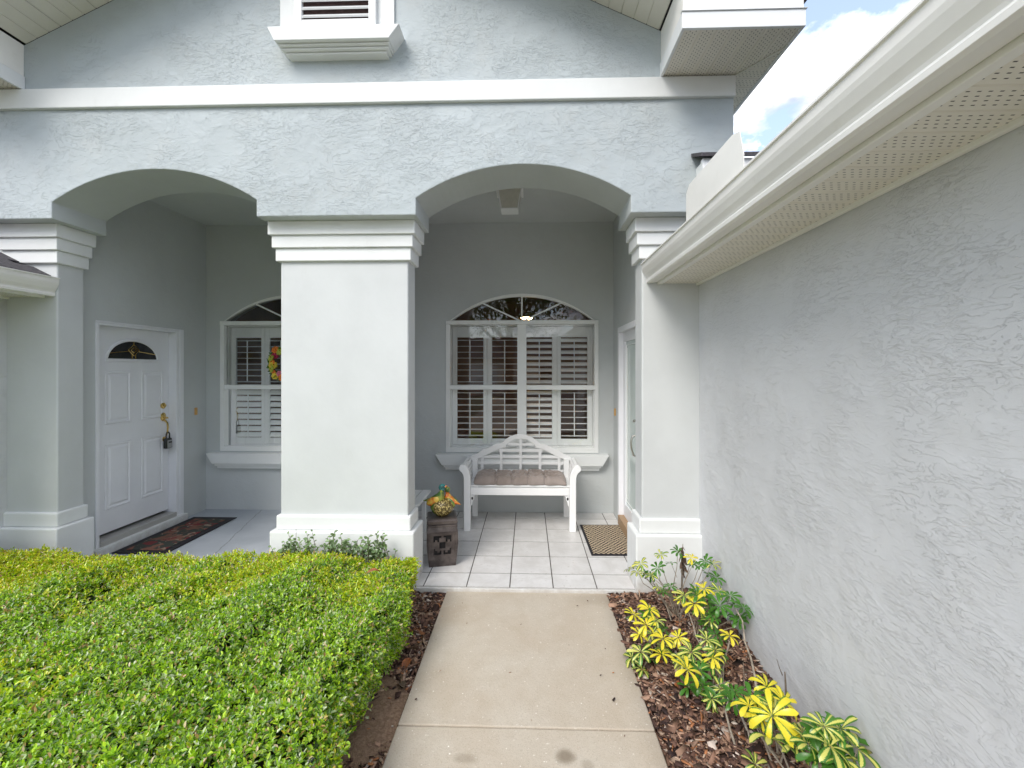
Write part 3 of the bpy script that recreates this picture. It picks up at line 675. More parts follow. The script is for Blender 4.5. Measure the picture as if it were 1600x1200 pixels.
# ---- soffit panels (each panel an object; local x across the ribs, local y along them)
def soffit_panel(parent, org, ux, uy, un, u_len, v0, v1, mat, ribs=None):
    """profile with V grooves every 0.1017 m; v0,v1 = functions of local u"""
    rib = .101667; us = []; u = 0
    while u < u_len-1e-4:
        e_ = min(u+rib, u_len); us += [(u+.0, .006), (min(u+.006, e_), 0), (max(e_-.003, u+.006), 0)]; u = e_
    us.append((u_len, .006)); vs = []; fs = []
    for (u, h) in us:
        vs += [(u, v0(u), h), (u, v1(u), h)]
    for i in range(len(us)-1): fs.append((2*i, 2*i+2, 2*i+3, 2*i+1))
    me = bpy.data.meshes.new('soffit_panel'); me.from_pydata(vs, [], fs); me.update(); me.materials.append(mat)
    o = bpy.data.objects.new('soffit_panel', me); C.objects.link(o); o.parent = parent
    ux, uy, un = Vector(ux), Vector(uy), Vector(un)
    mt = Matrix((( ux.x, uy.x, un.x, org[0]), (ux.y, uy.y, un.y, org[1]), (ux.z, uy.z, un.z, org[2]), (0, 0, 0, 1))); o.matrix_world = mt
    return o
PW = .305
# wings: wall, soffit, gutter, roof
def wing(side):
    sg = 1 if side == 'R' else -1
    X = (lambda x: x) if side == 'R' else MX
    YE = 3.387 if side == 'R' else 3.387
    zs = 2.330 if side == 'R' else 2.25
    y_near = -1.2 if side == 'R' else 2.35
    w = B(); xa, xb = sorted((X(1.306), X(4.6))); w.box(xa, xb, y_near, YE, -.3, zs+.3)
    o = w.obj('wing_wall', M['stucco_wing'], house); o['label'] = 'long textured wall of the right wing' if side == 'R' else 'wall of the left wing below the low roof'
    # frieze/J channel
    t = B(); xa, xb = sorted((X(1.283), X(1.304))); t.box(xa, xb, y_near, YE-.001, zs-.016, zs+.004); t.obj('soffit_channel', M['gutter_white'], house, bevel=.002)
    y = YE-.002; k = 0
    while y > y_near:
        ya = max(y-PW+.0012, y_near)
        org = (min(X(1.285), X(1.01)), ya, zs)
        soffit_panel(house, (X(1.285) if side == 'R' else X(1.285), ya, zs), (0, 1, 0), (-sg, 0, 0), (0, 0, 1), y-ya, lambda u: 0, lambda u: .262, M['vented'])
        y -= PW; k += 1
    # fascia strip below the gutter
    t = B(); xa, xb = sorted((X(.990), X(1.024))); t.box(xa, xb, y_near, YE-.001, zs-.006, zs+.17); t.obj('fascia', M['gutter_white'], house, bevel=.003)
    # K style gutter profile (x outward from the fascia, z)
    pr = [(0, .01), (.065, .0), (.082, .004), (.084, .020), (.078, .030), (.082, .040), (.098, .062), (.112, .092), (.117, .108), (.119, .140), (.127, .141), (.127, .150), (.111, .152), (.111, .112), (.10, .085), (.075, .042), (.065, .01), (.006, .016), (.006, .150), (0, .150)]
    t = B(); t.prism([(X(.988-p[0]), zs+.002+p[1]) for p in pr], 'y', y_near, YE-.004)
    t.prism([(X(.988-p[0]), zs+.002+p[1]) for p in ((0, .01), (.065, 0), (.082, .004), (.082, .04), (.112, .092), (.119, .145), (0, .145))], 'y', YE-.0035, YE-.002)
    gt = t.obj('gutter', M['gutter_white'], house, bevel=.0015, seg=1)
    gt['label'] = 'long white gutter along the right wing' if side == 'R' else 'short white gutter of the low left roof'
    if side == 'R':
        for ys_ in ():
            t = B(); t.prism([(X(.9865-p[0]*1.02), zs-.0+p[1]*1.01) for p in pr[:12]]+[(X(.987), zs+.153)], 'y', ys_, ys_+.0012)
            t.obj('gutter_seam', M['gutter_white'], gt)
    # roof: courses of shingles
    zr = zs+.165; sl = .46; xe = .955
    t = B(); t.prism([(X(xe), zr-.022), (X(5.2), zr-.022+(5.2-xe)*sl), (X(5.2), zr+(5.2-xe)*sl-.004), (X(xe), zr-.004)], 'y', y_near-.2, YF-.01 if side == 'R' else 3.386)
    rf = t.obj('roof', M['underlay'], house); rf['label'] = 'low shingled roof at the left edge' if side == 'L' else 'shingled roof of the right wing'
    course = .13; L_ = math.hypot(1, sl); n = 30
    if side == 'L':
        base = B(); base.prism([(0, 0), (.165, 0.004), (.165, .011), (0, .007)], 'y', -.152, .152); bm_ = base.mesh('shingle', M['shingle'])
        for i in range(13):
            for j in range(4):
                o = link('shingle', bm_, rf); xx = xe-.015+i*course/L_; o.location = (X(xx), 3.232-j*.3075-(i % 2)*.12, zr+.001+(xx-xe)*sl+.006)
                o.rotation_euler = (0, -math.atan(sl)*1, 0) if side == 'R' else (0, -math.atan(sl), math.pi)
        a0 = 13
        rest = B()
        for i in range(13, n):
            xx = xe+i*course/L_; rest.prism([(X(xx), zr+(xx-xe)*sl+.014), (X(xx+course*1.1), zr+(xx+course*1.1-xe)*sl+.008), (X(xx+course*1.1), zr+(xx+course*1.1-xe)*sl), (X(xx), zr+(xx-xe)*sl)], 'y', y_near-.2, YF-.012)
        stuff(rest.obj('shingle_courses', M['shingle'], rf))
    else:
        rest = B()
        for i in range(n):
            xx = xe-.02+i*course/L_; rest.prism([(X(xx), zr+(xx-xe)*sl+.014), (X(xx+course*1.1), zr+(xx+course*1.1-xe)*sl+.008), (X(xx+course*1.1), zr+(xx+course*1.1-xe)*sl), (X(xx), zr+(xx-xe)*sl)], 'y', y_near-.2, YF-.012)
        stuff(rest.obj('shingle_courses', M['shingle'], rf))
    return gt
gR = wing('R'); gL = wing('L')
t = B(); t.box(-7.0, -4.183, 3.40, 3.60, -.1, 2.817); t.obj('wing_end_wall', M['column'], house)
# splash guard standing on the right gutter
t = B(); t.prism([(1.80, 2.485), (1.80, 2.545), (1.835, 2.655), (1.90, 2.674), (2.40, 2.674), (2.445, 2.64), (2.445, 2.485)], 'x', .872, .8745); t.obj('splash_guard', M['gutter_white'], gR)
# end of the cross roof butting the arcade wall
t = B(); t.box(1.205, 2.6, 3.06, 3.10, 3.025, 3.130); t = t.obj('fascia', M['white_paint'], house, bevel=.003)
q = B(); q.prism([(3.03, 3.132), (3.219, 3.215), (3.219, 3.240), (3.03, 3.157)], 'x', 1.185, 2.62); q.obj('shingle_edge', M['shingle'], house)
q = B(); q.box(1.22, 2.58, 3.10, 3.219, 3.00, 3.130); q.obj('fascia_return', M['frame_white'], house)

# eave boxes at both ends of the gable
def eave(side):
    X = (lambda x: x) if side == 'R' else MX
    sg = 1 if side == 'R' else -1
    xi, xo_, yf, zu = .957, 1.712, 2.75, 3.790
    def bx(b, a, c, *r): lo, hi = sorted((X(a), X(c))); b.box(lo, hi, *r)
    f = B(); bx(f, xi, xo_, yf, yf+.02, zu, zu+.105); bx(f, xi, xi+.02, yf+.02, YF-.001, zu, zu+.105); bx(f, xo_-.02, xo_, yf+.02, 9, zu, zu+.105)
    f.obj('eave_fascia', M['white_paint'], house, bevel=.003)
    f = B(); bx(f, xi+.008, xo_-.008, yf+.008, yf+.03, zu+.109, zu+.27); bx(f, xi+.008, xi+.028, yf+.03, YF-.001, zu+.109, zu+.345); bx(f, xo_-.028, xo_-.008, yf+.03, 9, zu+.109, zu+.20)
    f.obj('eave_fascia', M['gutter_white'], house, bevel=.003)
    f = B(); bx(f, xi-.004, xo_+.006, yf-.008, yf+.02, zu+.1055, zu+.1085); f.obj('drip_edge', M['white_paint'], house)
    # underside panels; the mitre runs from the wall corner to the outer edge
    def mit(x): return YF-.002 if x <= 1.492 else YF-.002-(x-1.492)*1.36
    x = xi+.021; lim = xo_-.021
    while x < lim-.01:
        x2 = min(x+PW, lim)
        if side == 'R': soffit_panel(house, (x, yf+.02, zu+.008), (1, 0, 0), (0, 1, 0), (0, 0, 1), x2-x-.001, lambda u: 0, (lambda x: (lambda u: mit(x+u)-yf-.02))(x), M['vented'])
        else: soffit_panel(house, (X(x), yf+.02, zu+.008), (-1, 0, 0), (0, 1, 0), (0, 0, 1), x2-x-.001, lambda u: 0, (lambda x: (lambda u: mit(x+u)-yf-.02))(x), M['vented'])
        x = x2
    t = B(); a_, b_ = (X(1.492), YF-.004), (X(lim), mit(lim)); dv = Vector((b_[0]-a_[0], b_[1]-a_[1], 0)).normalized(); nv = Vector((-dv.y, dv.x, 0))*.008
    t.prism([(a_[0]+nv.x, a_[1]+nv.y), (b_[0]+nv.x, b_[1]+nv.y), (b_[0]-nv.x, b_[1]-nv.y), (a_[0]-nv.x, a_[1]-nv.y)], 'z', zu+.001, zu+.006); t.obj('mitre_strip', M['soffit'], house)
    y = mit(lim); first = True
    while y < 7:
        y2 = min(YF+.04, y+PW) if first else y+PW
        W_ = lim-1.494
        vs0 = (lambda y: (lambda u: max(0.0, min(W_, (YF-.002-(y+u))/1.36)) if y+u < YF else 0.0))(y)
        soffit_panel(house, (X(1.494), y, zu+.009), (0, 1, 0), (sg, 0, 0), (0, 0, 1), y2-y-.001, vs0, lambda u: W_, M['vented']); first = False
        y = y2
    # small hipped cap above the box
    c = B(); zc = zu+.272
    c.add([(X(xi+.03), yf-.02, zc), (X(xo_+.02), yf-.02, zc), (X(xo_+.02), 3.219, zc), (X(xi+.03), 3.219, zc), (X(xi+.10), 3.219, zc+.10), (X(xi+.25), 3.219, zc+.10)], [(0, 1, 2, 3), (0, 1, 5, 4), (1, 2, 5), (0, 4, 3), (3, 2, 5, 4)])
    c.obj('eave_roof', M['shingle'], house)
eave('R'); eave('L')
# rake soffits, solid ribbed
sl = .465; th = math.atan(sl)
for side in ('R', 'L'):
    x = .955
    while x > -1.43:
        x2 = max(x-PW*math.cos(th), -1.43); Ls = (x-x2)/math.cos(th)-.001
        if side == 'R': soffit_panel(house, (x, 2.77, rake(x)+.003), (-math.cos(th), 0, math.sin(th)), (0, 1, 0), (math.sin(th), 0, math.cos(th)), Ls, lambda u: 0, lambda u: .449, M['soffit'])
        else: soffit_panel(house, (MX(x), 2.77, rake(x)+.003), (math.cos(th), 0, math.sin(th)), (0, 1, 0), (-math.sin(th), 0, math.cos(th)), Ls, lambda u: 0, lambda u: .449, M['soffit'])
        x = x2
    X = (lambda x: x) if side == 'R' else MX
    t = B(); t.prism([(X(.955), rake(.955)-.01), (X(-1.4295), rake(-1.43)-.01), (X(-1.4295), rake(-1.43)+.16), (X(.955), rake(.955)+.16)], 'y', 2.745, 2.77); t.obj('rake_fascia', M['white_paint'], house, bevel=.003)
    t = B(); t.prism([(X(1.74), rake(1.74)+.20), (X(-1.4295), rake(-1.43)+.20), (X(-1.4295), rake(-1.43)+.24), (X(1.74), rake(1.74)+.24)], 'y', 2.73, 9.2)
    t.obj('main_roof', M['shingle'], house)
# side walls and back of the main body
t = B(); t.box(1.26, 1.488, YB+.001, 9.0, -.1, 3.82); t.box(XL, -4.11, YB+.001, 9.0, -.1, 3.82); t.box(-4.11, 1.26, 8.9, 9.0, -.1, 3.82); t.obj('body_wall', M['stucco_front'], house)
# dark caulk stain where rake, eave and wall meet
# ---- ceiling lantern and security light
cl = thing('ceiling_light', 'square tapered white porch light on the right porch ceiling', 'ceiling light', (-.175, 4.22, ZC))
t = B(); t.box(-.13, .13, -.13, .13, -.025, 0); t.obj('ceiling_plate', M['frame_white'], cl, bevel=.004)
def taper(b, w0, z0, w1, z1): b.add([(-w0, -w0, z0), (w0, -w0, z0), (w0, w0, z0), (-w0, w0, z0), (-w1, -w1, z1), (w1, -w1, z1), (w1, w1, z1), (-w1, w1, z1)], [(0, 3, 2, 1), (4, 5, 6, 7), (0, 1, 5, 4), (1, 2, 6, 5), (2, 3, 7, 6), (3, 0, 4, 7)])
t = B(); taper(t, .072, -.195, .105, -.026); t.obj('lamp_shade', M['lamp_glass'], cl)
t = B()
for (a, b) in ((-1, -1), (1, -1), (1, 1), (-1, 1)): t.tube([(a*.112, b*.112, -.02), (a*.078, b*.078, -.20)], .006, 6)
t.box(-.083, .083, -.083, .083, -.204, -.196); t.obj('cage', M['white_paint'], cl)
sl_ = thing('security_light', 'small black security light under the right end of the left arch', 'security light', (-2.12, 3.70, 3.0))
t = B(); t.box(-.10, .04, -.025, .04, -.055, .0); t.obj('housing', M['black'], sl_, bevel=.008)
t = B(); t.box(-.09, -.02, -.034, -.027, -.045, -.012); t.obj('lens', M['steel'], sl_)

# ================================================================== WREATH
wt = thing('wreath', 'colourful flower wreath hanging in front of the left arched window', 'wreath', (-2.855, 5.07, 1.74))
t = B(); t.tube([(.15*math.cos(a), 0, .15*math.sin(a)) for a in np.linspace(0, 2*math.pi, 25)], .014, 6, False); t.obj('ring', M['twig'], wt)
fc = [simple('petal_yellow', (.75, .58, .06), .6), simple('petal_crimson', (.42, .02, .08), .6), simple('petal_orange', (.8, .22, .03), .6), simple('petal_pink', (.7, .2, .3), .6), simple('petal_lime', (.45, .5, .06), .6)]
for k in range(22):
    a = k/22*2*math.pi+.1; rr = .15+random.uniform(-.035, .045); b = B(); sz = random.uniform(.030, .050)
    for q in range(7):
        g = q*2*math.pi/7+a; cc = Vector((math.cos(g)*sz*.6, 0, math.sin(g)*sz*.6)); b.ball((cc.x, -.01, cc.z), (sz*.42, .010, sz*.42), 8, 5)
    b.ball((0, -.018, 0), sz*.3, 8, 5)
    o = b.obj('flower', fc[(k*3+k//4) % 5], wt, smooth=True); o.location = (rr*math.cos(a), -.02-random.random()*.02, rr*math.sin(a)); o.rotation_euler = (random.uniform(-.5, .5), random.uniform(0, 3), random.uniform(-.5, .5))
n = 240; a = rng.uniform(0, 2*np.pi, n); P = np.stack([.15*np.cos(a), rng.uniform(-.02, .0, n), .15*np.sin(a)], 1); D = np.stack([np.cos(a)+rng.normal(0, .8, n), rng.normal(-.4, .3, n), np.sin(a)+rng.normal(0, .8, n)], 1)
V, F, Cc = leaves(P, D, np.tile([0., -1, .1], (n, 1)), rng.uniform(.03, .08, n), rng.uniform(.012, .025, n), np.array([[.07, .16, .03]])*rng.uniform(.5, 1.6, (n, 1)))
stuff(np_mesh('foliage', V, F, M['leafcol'], wt, Cc))

# ================================================================== DOOR MATS
m = NT('patterned_mat'); v = m.map(); sp = m.n('ShaderNodeSeparateXYZ'); m.l(v, sp.inputs[0])
def strip(ax, ay, per, w_):
    d = m.math('ADD', m.math('MULTIPLY', sp.outputs[0], ax), m.math('MULTIPLY', sp.outputs[1], ay))
    fr_ = m.math('ABSOLUTE', m.math('SUBTRACT', m.math('FRACT', m.math('ADD', m.math('DIVIDE', d, per), 50)), .5)); return m.ss(fr_, w_, w_-.05)
cellx = m.math('FLOOR', m.math('ADD', m.math('DIVIDE', m.math('ADD', sp.outputs[0], sp.outputs[1]), .135), 50)); celly = m.math('FLOOR', m.math('ADD', m.math('DIVIDE', m.math('SUBTRACT', sp.outputs[0], sp.outputs[1]), .135), 50))
chk = m.math('MODULO', m.math('ADD', cellx, celly), 2.0)
s1 = strip(1, 1, .045, .27); s2 = strip(1, -1, .045, .27)
pat = m.math('ADD', m.math('MULTIPLY', chk, s1), m.math('MULTIPLY', m.math('SUBTRACT', 1.0, chk), s2))
m.base(m.mix(pat, (.02, .013, .012), (.52, .42, .29))); m.rough(.9); m.bump(m.noise(v, 300, 3), .002, .6); M['mat_pattern'] = m.m
def mat(name, loc, rz, w_, l_, top, label, border=.045):
    e_ = thing(name, label, 'doormat', loc, rz, 'doormats on the two porches')
    t = B(); t.box(-w_/2, w_/2, -l_/2, l_/2, 0, .008); t.obj('border', M['rubber'], e_, bevel=.003)
    t = B(); t.box(-w_/2+border, w_/2-border, -l_/2+border, l_/2-border, .0082, .012); t.obj('carpet', top, e_, bevel=.002)
mat('door_mat', (.788, 4.345, .001), R(1.0), .45, .775, M['mat_pattern'], 'tan and black zigzag woven doormat beside the storm door', .022)
m = NT('floral_mat'); v = m.map(); a1 = m.noise(v, 6, 3, .5, .8); a2 = m.noise(m.map(loc=(3, 1, 0)), 9, 3, .5, .6)
c = m.mix(m.ss(a1, .47, .53), (.035, .042, .032), (.19, .08, .05)); c = m.mix(m.ss(a2, .55, .60), c, (.16, .02, .02)); c = m.mix(m.ss(m.noise(v, 14, 3, .5, .5), .60, .64), c, (.26, .19, .14))
m.base(c); m.rough(.85); m.bump(m.noise(v, 250, 3), .002, .6); M['floral'] = m.m
mat('door_mat', (-3.53, 4.36, .001), R(0), .50, .98, M['floral'], 'dark rubber doormat with a red floral print outside the white front door', .07)

# ================================================================== BENCH
bn = thing('bench', 'white wooden bench with a curved lattice back and scrolled arms', 'bench', (-.085, 4.55, 0))
yb = .46
def leg_profile(sg):
    # front view outline of the leg with an outward scroll
    pts = [(.512, 0), (.580, 0), (.580, .55), (.588, .585), (.600, .605)]
    cx0, cz0, r = .592, .650, .040
    pts += [(cx0+r*math.cos(a), cz0+r*math.sin(a)) for a in np.linspace(R(-60), R(150), 14)]
    pts += [(.535, .632), (.520, .59), (.513, .54)]
    return [(sg*p[0], p[1]) for p in pts]
for sg in (-1, 1):
    t = B(); t.prism(leg_profile(sg), 'y', -.03, .03); t.obj('front_leg', M['bench_white'], bn, bevel=.005)
    t = B(); t.box(*sorted((sg*.49, sg*.55)), yb-.028, yb+.028, 0, .66); t.obj('back_leg', M['bench_white'], bn, bevel=.004)
    t = B(); t.box(*sorted((sg*.515, sg*.555)), .031, yb-.029, .375, .435); t.obj('side_rail', M['bench_white'], bn, bevel=.004)
    cur = [(.548, .47), (.550, .515), (.552, .56), (.558, .60), (.572, .638), (.596, .662)]
    for k, (x, z) in enumerate(cur):
        t = B(); an = [90, 90, 88, 78, 55, 15][k]; dx, dz = math.cos(R(an))*.015, math.sin(R(an))*.015; nx, nz = -dz*.35, dx*.35
        pr = [(sg*(x+dx+nx), z+dz+nz), (sg*(x-dx+nx), z-dz+nz), (sg*(x-dx-nx), z-dz-nz), (sg*(x+dx-nx), z+dz-nz)]
        zb = .0; t.prism(pr, 'y', .031, yb+.02); t.obj('arm_slat', M['bench_white'], bn, bevel=.002)
    # bracket below the rail
    t = B(); t.prism([(sg*.509, .372), (sg*.470, .372), (sg*.476, .33), (sg*.492, .30), (sg*.495, .265), (sg*.509, .26)], 'y', -.014, .014); t.obj('bracket', M['bench_white'], bn, bevel=.003)
    t = B(); t.lathe([(0, -.001), (.010, -.001), (.010, .001), (0, .001)], 12, (sg*.494, -.0155, .338), 'y', 1, 1.5); t.obj('bolt_cap', M['black'], bn)
t = B(); t.box(-.511, .511, -.025, .02, .374, .446); t.obj('seat_rail', M['bench_white'], bn, bevel=.005)
t = B(); t.box(-.489, .489, yb-.015, yb+.02, .374, .446); t.obj('seat_rail', M['bench_white'], bn, bevel=.005)
for k in range(6):
    t = B(); y0 = .028+k*.069; t.box(-.513, .513, y0, y0+.058, .4465, .465); t.obj('seat_slat', M['bench_white'], bn, bevel=.003)
outer = [(0, .936), (.06, .930), (.12, .908), (.175, .872), (.222, .832), (.245, .826), (.274, .826), (.31, .808), (.36, .782), (.40, .765), (.43, .765), (.46, .738), (.494, .712), (.552, .690), (.578, .668)]
inner = [(.578, .632), (.53, .645), (.49, .655), (.44, .668), (.40, .690), (.32, .732), (.25, .764), (.21, .778), (.170, .782), (.160, .815), (.13, .842), (.075, .874), (0, .884)]
rt = outer+inner[:-1]; lt = [(-x, z) for x, z in (outer[1:]+inner[:-1])][::-1]
poly = rt+[(0, .884)]+lt
t = B(); t.prism(poly, 'y', yb-.004, yb+.028); t.obj('top_rail', M['bench_white'], bn, bevel=.004)
def zin(x):
    p = [(0, .884), (.075, .874), (.13, .842), (.160, .800), (.21, .776), (.32, .732), (.44, .666), (.58, .632)]
    x = abs(x)
    for (a, b), (c, d) in zip(p, p[1:]):
        if a <= x <= c: return b+(d-b)*(x-a)/(c-a)
    return .63
for x in (-.440, -.222, 0, .222, .440):
    t = B(); t.box(x-.0155, x+.0155, yb+.001, yb+.020, .447, zin(abs(x)+.016)+.006); t.obj('back_upright', M['bench_white'], bn, bevel=.002)
def xlim(z):
    xs_ = [x for x in np.linspace(0, .56, 200) if zin(x) > z]; return max(xs_) if xs_ else .1
for (z0, z1) in ((.804, .830), (.733, .763), (.660, .688), (.588, .617), (.505, .530)):
    xl = min(xlim(z1)+.008, .489) if z0 > .7 else .489
    t = B(); t.box(-xl, xl, yb+.005, yb+.016, z0, z1); t.obj('back_slat', M['bench_white'], bn, bevel=.002)
# cushion
NU, NV = 141, 61; cw, cd_ = .985, .42
U, W_ = np.meshgrid(np.linspace(-1, 1, NU), np.linspace(-1, 1, NV))
edge = (1-np.abs(U)**10)*(1-np.abs(W_)**6); edge = np.clip(edge, 0, 1)**.45
tuft = np.zeros_like(U)
for i in range(5):
    for j in range(2):
        d = np.hypot((U-(-.72+i*.36+(j*.18-.09)*.3))*cw/2, (W_-(-.40+j*.8))*cd_/2); tuft += np.exp(-(d/.040)**2)*.050
for i in range(4): tuft += np.exp(-((U-(-.54+i*.36)-.03*np.sin(6*W_))*cw/2/.013)**2)*.034*(1+.3*np.sin(5*W_+i))
for j in range(1): tuft += np.exp(-((W_-.05*np.sin(9*U))*cd_/2/.014)**2)*.022
wr_ = .003*np.sin(37*U+11*W_)+.003*np.sin(23*W_-31*U)+.002*np.sin(70*U*W_)
Zt = .466+.012+edge*(.078+.006*np.sin(5*U))-tuft*edge+wr_*edge
Zb = .468+0*U
Xc = U*cw/2*(1-.02*W_**2)+.004*np.sin(18*W_); Yc = .225+W_*cd_/2+.006*np.sin(17*U)+(W_ < -.6)*.016*sum(np.exp(-((U-(-.54+i*.36))*cw/2/.014)**2) for i in range(4))
top_ = np.stack([Xc, Yc, Zt], -1).reshape(-1, 3); bo_ = np.stack([Xc*.985, .235+(Yc-.235)*.97, Zb], -1).reshape(-1, 3)
I = np.arange(NU*NV).reshape(NV, NU); Ft = np.stack([I[:-1, :-1], I[:-1, 1:], I[1:, 1:], I[1:, :-1]], -1).reshape(-1, 4); Fb = Ft[:, ::-1]+NU*NV
bd = list(I[0, :])+list(I[1:, -1])+list(I[-1, -2::-1])+list(I[-2:0:-1, 0]); bd = np.array(bd); nx_ = np.roll(bd, -1); Fs = np.stack([bd+NU*NV, nx_+NU*NV, nx_, bd], 1)
cu = np_mesh('cushion', np.vstack([top_, bo_]), np.vstack([Ft, Fb, Fs]), M['cushion'], None, smooth=True); cu.location = (-.085, 4.55, 0)
tag(cu, 'tufted taupe cushion lying on the white bench seat', 'cushion')

# ================================================================== SIDE TABLE (slatted, low)
st = thing('side_table', 'low white slatted side table half hidden behind the central column', 'table', (-1.20, 4.28, 0))
for k in range(4):
    t = B(); x0 = -.175+k*.092; 
    if k < 3: t.prism([(x0, -.27), (x0+.084, -.27), (x0+.084, .27), (x0, .27)], 'z', .395, .418)
    else: t.prism([(x0, -.27), (x0+.045, -.27), (x0+.084, -.20), (x0+.084, .27), (x0, .27)], 'z', .395, .418)
    t.obj('slat', M['table_white'], st, bevel=.003)
t = B(); t.box(-.15, .15, -.24, -.22, .33, .3945); t.box(-.15, .15, .22, .24, .33, .3945); t.obj('apron', M['table_white'], st, bevel=.002)
for (a, b) in ((-.15, -.218), (.11, -.218), (-.15, .18), (.11, .18)):
    t = B(); t.box(a, a+.04, b, b+.04, 0, .394); t.obj('leg', M['table_white'], st, bevel=.003)

# ================================================================== GARDEN STOOL and bird ornament
stool_m = NT('bronze_glaze'); v = stool_m.map(); a1 = stool_m.noise(v, 9, 5, .6)
stool_m.base(stool_m.mix(stool_m.ss(a1, .35, .7), (.065, .052, .048), (.15, .125, .115))); stool_m.rough(.38); stool_m.b.inputs['Metallic'].default_value = .45; stool_m.bump(stool_m.noise(v, 60, 4), .001, .4); M['stool'] = stool_m.m
gs = thing('garden_stool', 'dark bronze square garden stool with pierced fretwork panels', 'garden stool', (-.752, 3.815, 0), R(13))
def wprof(z):   # half width against height
    pts = [(0, .112), (.06, .120), (.20, .133), (.30, .130), (.335, .122), (.36, .124), (.40, .122)]
    for (a, b), (c, d) in zip(pts, pts[1:]):
        if a <= z <= c: return b+(d-b)*(z-a)/(c-a)
    return .12
pat = ["...........",
       ".####.####.",
       ".###...###.",
       ".#.#...#.#.",
       ".#..###..#.".replace("#..###..#", "...###..."),
       "....###....",
       "....###....",
       ".#.......#.",
       ".##.#.#.##.",
       ".####.####.",
       "..........."]
holes = {(r, c) for r, row in enumerate(pat) for c, ch in enumerate(row) if ch == '#'}
side_b = B(); zl = [.0, .03, .06]+list(np.linspace(.085, .285, 12))+[.30, .315, .335]; xl_ = [-1, -.86]+list(np.linspace(-.74, .74, 12))+[.86, 1]
for r in range(len(zl)-1):
    for c in range(len(xl_)-1):
        pr_, pc_ = 10-(r-3), c-2
        if 3 <= r < 14 and 2 <= c < 13 and (pr_, pc_) in holes: continue
        def P3(ci, ri, dep): z = zl[ri]; w_ = wprof(z); rec = .004 if (2 <= ci <= 13 and 3 <= ri <= 14) else 0; return (xl_[ci]*(w_-dep), -(w_-dep)+rec*(dep == 0), z)
        q = [(c, r), (c+1, r), (c+1, r+1), (c, r+1)]
        side_b.add([P3(a, b, 0) for a, b in q]+[P3(a, b, .012) for a, b in q], [(0, 1, 2, 3), (7, 6, 5, 4), (0, 4, 5, 1), (1, 5, 6, 2), (2, 6, 7, 3), (3, 7, 4, 0)])
sm = side_b.mesh('fret_panel', M['stool'])
for k in range(4):
    o = link('fret_panel', sm, gs); o.rotation_euler = (0, 0, k*math.pi/2)
t = B()
for (z0, z1, w0, w1) in ((.335, .352, .126, .126), (.352, .362, .120, .120), (.362, .392, .127, .127), (.392, .402, .127, .112)):
    taper(t, w0, z0, w1, z1)
t.obj('seat_top', M['stool'], gs, bevel=.004)
t = B(); t.box(-.105, .105, -.105, .105, .004, .33); t.obj('dark_core_fill', M['dark_void'], gs)  # solid near-black box paints in the shade seen through the fretwork

og = NT('glazed_ceramic'); v = og.map(); sp = og.n('ShaderNodeSeparateXYZ'); og.l(v, sp.inputs[0]); vr = og.n('ShaderNodeTexVoronoi'); vr.inputs['Scale'].default_value = 75; og.l(v, vr.inputs['Vector'])
gold = og.ss(og.math('ADD', og.math('SUBTRACT', og.math('MULTIPLY', sp.outputs[0], .8), sp.outputs[1]), og.math('MULTIPLY', og.noise(v, 14, 2), .03)), .050, .060)
gc = og.mix(og.ss(vr.outputs['Distance'], .2, .6), (.55, .43, .16), (.10, .07, .02)); gr_ = og.mix(og.ss(og.noise(v, 18, 4), .35, .65), (.035, .09, .02), (.14, .20, .03))
og.base(og.mix(gold, gr_, gc)); og.rough(.18); og.bump(og.math('MULTIPLY', vr.outputs['Distance'], gold), .004, .7)
M['ceramic_green'] = og.m
def cer(name, c0, c1, r=.15):
    q = NT(name); q.base(q.mix(q.ss(q.noise(q.map(), 22, 4), .38, .6), c0, c1)); q.rough(r); return q.m
cy = cer('glaze_amber', (.55, .14, .02), (.65, .45, .08)); cg = cer('glaze_leaf', (.04, .12, .03), (.30, .32, .05)); ct = cer('glaze_teal', (.01, .06, .05), (.05, .24, .24))
bo = thing('bird_ornament', 'glazed green and gold ceramic ball with two small birds on the garden stool', 'ornament', (-.745, 3.80, .402))
t = B(); t.lathe([(0, 0), (.035, 0), (.06, .012), (.088, .04), (.106, .075), (.104, .105), (.088, .135), (.05, .155), (0, .16)], 32); t.obj('ball', M['ceramic_green'], bo, smooth=True)
